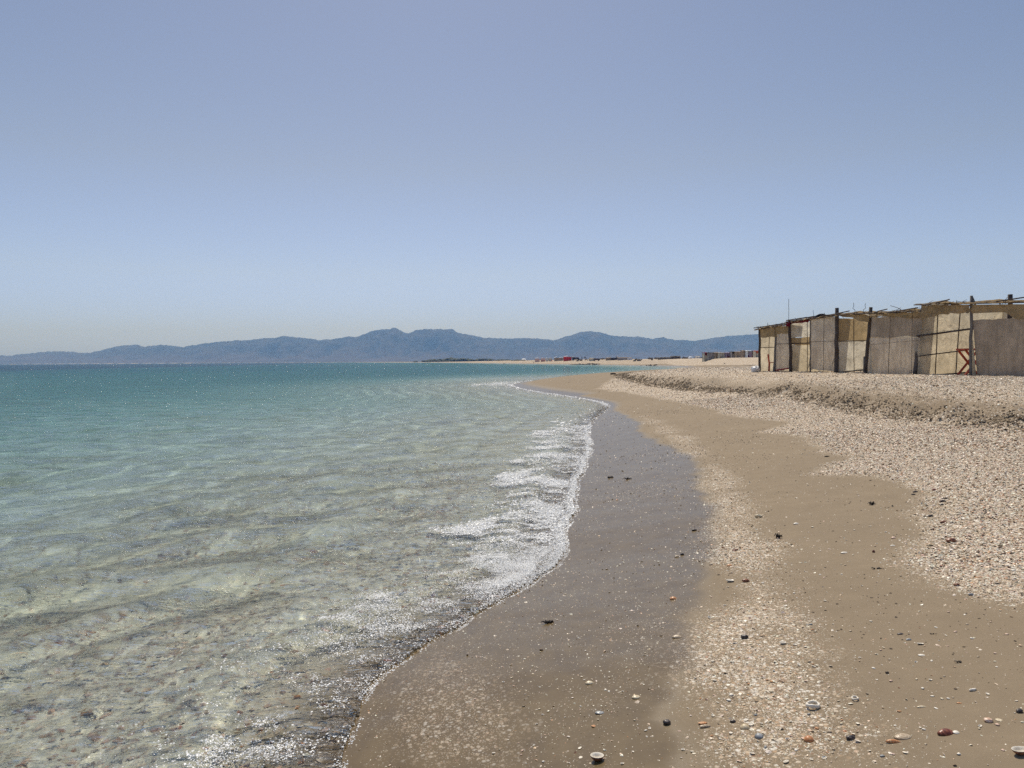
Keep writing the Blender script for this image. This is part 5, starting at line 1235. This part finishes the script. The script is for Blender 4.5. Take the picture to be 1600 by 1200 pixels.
M_WEED = simple('brown_seaweed', (0.055, 0.038, 0.024), .6, .4, 30, .3, 80)
def weed(px, py, wpx, label, seed, n=14, flatr=.5, zup=.35):
    P, W = px_size(px, py, wpx); r_ = random.Random(seed); mb = MB()
    for k in range(n):
        a = r_.uniform(0, 6.28); L = W * .5 * r_.uniform(.5, 1.05)
        st = Vector((r_.uniform(-.2, .2) * W, r_.uniform(-.1, .1) * W, 0.002)); d = Vector((math.cos(a), math.sin(a) * flatr, 0)) * L
        pts = [st + d * t_ + Vector((0, 0, W * zup * math.sin(t_ * 2.9) * r_.uniform(.3, 1))) + Vector((r_.uniform(-1, 1), r_.uniform(-1, 1), 0)) * W * .05 for t_ in (0, .25, .5, .75, 1)]
        mb.tube(pts, [W * .05, W * .055, W * .05, W * .035, W * .012], 6, seed + k, .3)
    o = mb.build('seaweed_tuft', M_WEED); o.location = P; return tag(o, label, 'seaweed')
weed(856, 974, 24, 'dark twisted weed on the wet sand close to the foam', 1, 9, .25, .18)
weed(1216, 841, 13, 'dark upright weed tuft right of the shell band', 2, 16, .6, .6)
weed(1362, 789, 11, 'crab-like dark weed tuft alone on the dry sand', 3, 14, .7, .5)
weed(952, 747, 15, 'thin dark weed strip on the wet sand beside the foam', 4, 9, .25, .2)
weed(981, 749, 13, 'second thin weed strip, right of the first on the wet sand', 5, 7, .25, .2)
weed(1290, 714, 12, 'dark weed streak at the tip of the upper sand tongue', 6, 8, .2, .15)
weed(1500, 1035, 14, 'brown crumbs of weed on the smooth sand at right', 7, 8, .3, .12)
weed(1386, 1052, 12, 'small twiggy weed scrap on the sand right of the shell band', 8, 6, .3, .15)
weed(1370, 889, 15, 'thin weed scrap low on the dry sand tongue', 9, 6, .2, .15)

# loose shells that nothing tells apart: copies in groups by where they lie
def loose():
    zones_px = [('wet sand', 'small pale shells dotted over the dark wet sand', 'small pale shell lying loose on the dark wet sand', [(700, 1010), (880, 860), (960, 700), (1060, 740), (1095, 850), (1070, 980), (1050, 1080), (1080, 1195), (760, 1195)], 75, ('white', 'cream', 'white', 'peach'), (.008, .017)),
                ('shell band', 'larger shells in the middle shell band', 'larger shell lying among the fine litter of the middle shell band', [(1120, 900), (1230, 900), (1300, 1040), (1390, 1195), (1120, 1195), (1080, 1060)], 85, ('white', 'cream', 'orange', 'tan', 'peach', 'grey'), (.011, .024)),
                ('dry sand', 'small shells dotted over the dry sand', 'small shell lying loose on the smooth dry sand', [(1190, 730), (1320, 760), (1440, 830), (1420, 900), (1590, 960), (1590, 1195), (1420, 1195), (1320, 1020), (1230, 840)], 80, ('white', 'cream', 'white', 'peach', 'tan'), (.009, .02)),
                ('right field', 'bigger shells on top of the right shell field', 'bigger shell on top of the dense right shell field', [(1480, 800), (1595, 760), (1598, 930), (1500, 890)], 60, ('cream', 'orange', 'tan', 'peach', 'white', 'brown'), (.018, .036))]
    r_ = random.Random(5)
    for nm, grp, lab, poly, count, tones, szr in zones_px:
        protos = [cockle_mesh('sea_shell', .5, .5 * r_.uniform(.6, .85), .5 * r_.uniform(.25, .6), SH[t_], SH['inner'], nr=5, na=24, seed=i + 50) for i, t_ in enumerate(tones)]
        xs = np.array([p[0] for p in poly]); ys = np.array([p[1] for p in poly]); px = []; 
        while len(px) < count:
            a, b = r_.uniform(xs.min(), xs.max()), ys.min() + (ys.max() - ys.min()) * r_.random() ** .8
            if sdf(np.array([a]), np.array([b]), poly)[0] > 0: px.append((a, b))
        X, Y, Zz = drop([p[0] for p in px], [p[1] for p in px])
        for i in range(count):
            me = protos[i % len(protos)]; o = bpy.data.objects.new('sea_shell', me); COL.objects.link(o)
            k = r_.uniform(*szr); o.scale = (k, k, k); up = r_.random() < .3
            o.location = (X[i], Y[i], Zz[i] + (k * .2 if up else .001)); o.rotation_euler = ((math.pi if up else 0) + r_.uniform(-.25, .25), r_.uniform(-.25, .25), r_.uniform(0, 6.28))
            tag(o, lab, 'shell', grp)
loose()

# ------------------------------------------------------------------ haze: one closed box of even air
def haze():
    t = NT('haze_air'); v = t.n('VolumePrincipled'); v.inputs['Color'].default_value = (0.25, 0.50, 1.0, 1); v.inputs['Density'].default_value = 1.35e-4; v.inputs['Anisotropy'].default_value = 0.0; v.inputs['Absorption Color'].default_value = (1, 1, 1, 1)
    mat = t.done(vol=v.outputs[0]); mat.cycles.volume_sampling = 'DISTANCE'; mat.cycles.homogeneous_volume = True
    mb = MB(); x0, x1, y0, y1, z0, z1 = -17500, 17500, -300, 10700, -4.5, 470
    mb.box(((x0 + x1) / 2, (y0 + y1) / 2, (z0 + z1) / 2), (x1 - x0, y1 - y0, z1 - z0)); o = mb.build('haze', mat, None, sm=False); tag(o, 'thin blue haze in the air over the bay', 'haze', kind='stuff')
haze()

sun_d.cycles.is_caustics_light = True
wat.cycles.is_caustics_caster = True
g.cycles.is_caustics_receiver = True
for o in scene.objects:
    if o.name in ('seabed_pebbles','shell_litter'): o.cycles.is_caustics_receiver = True
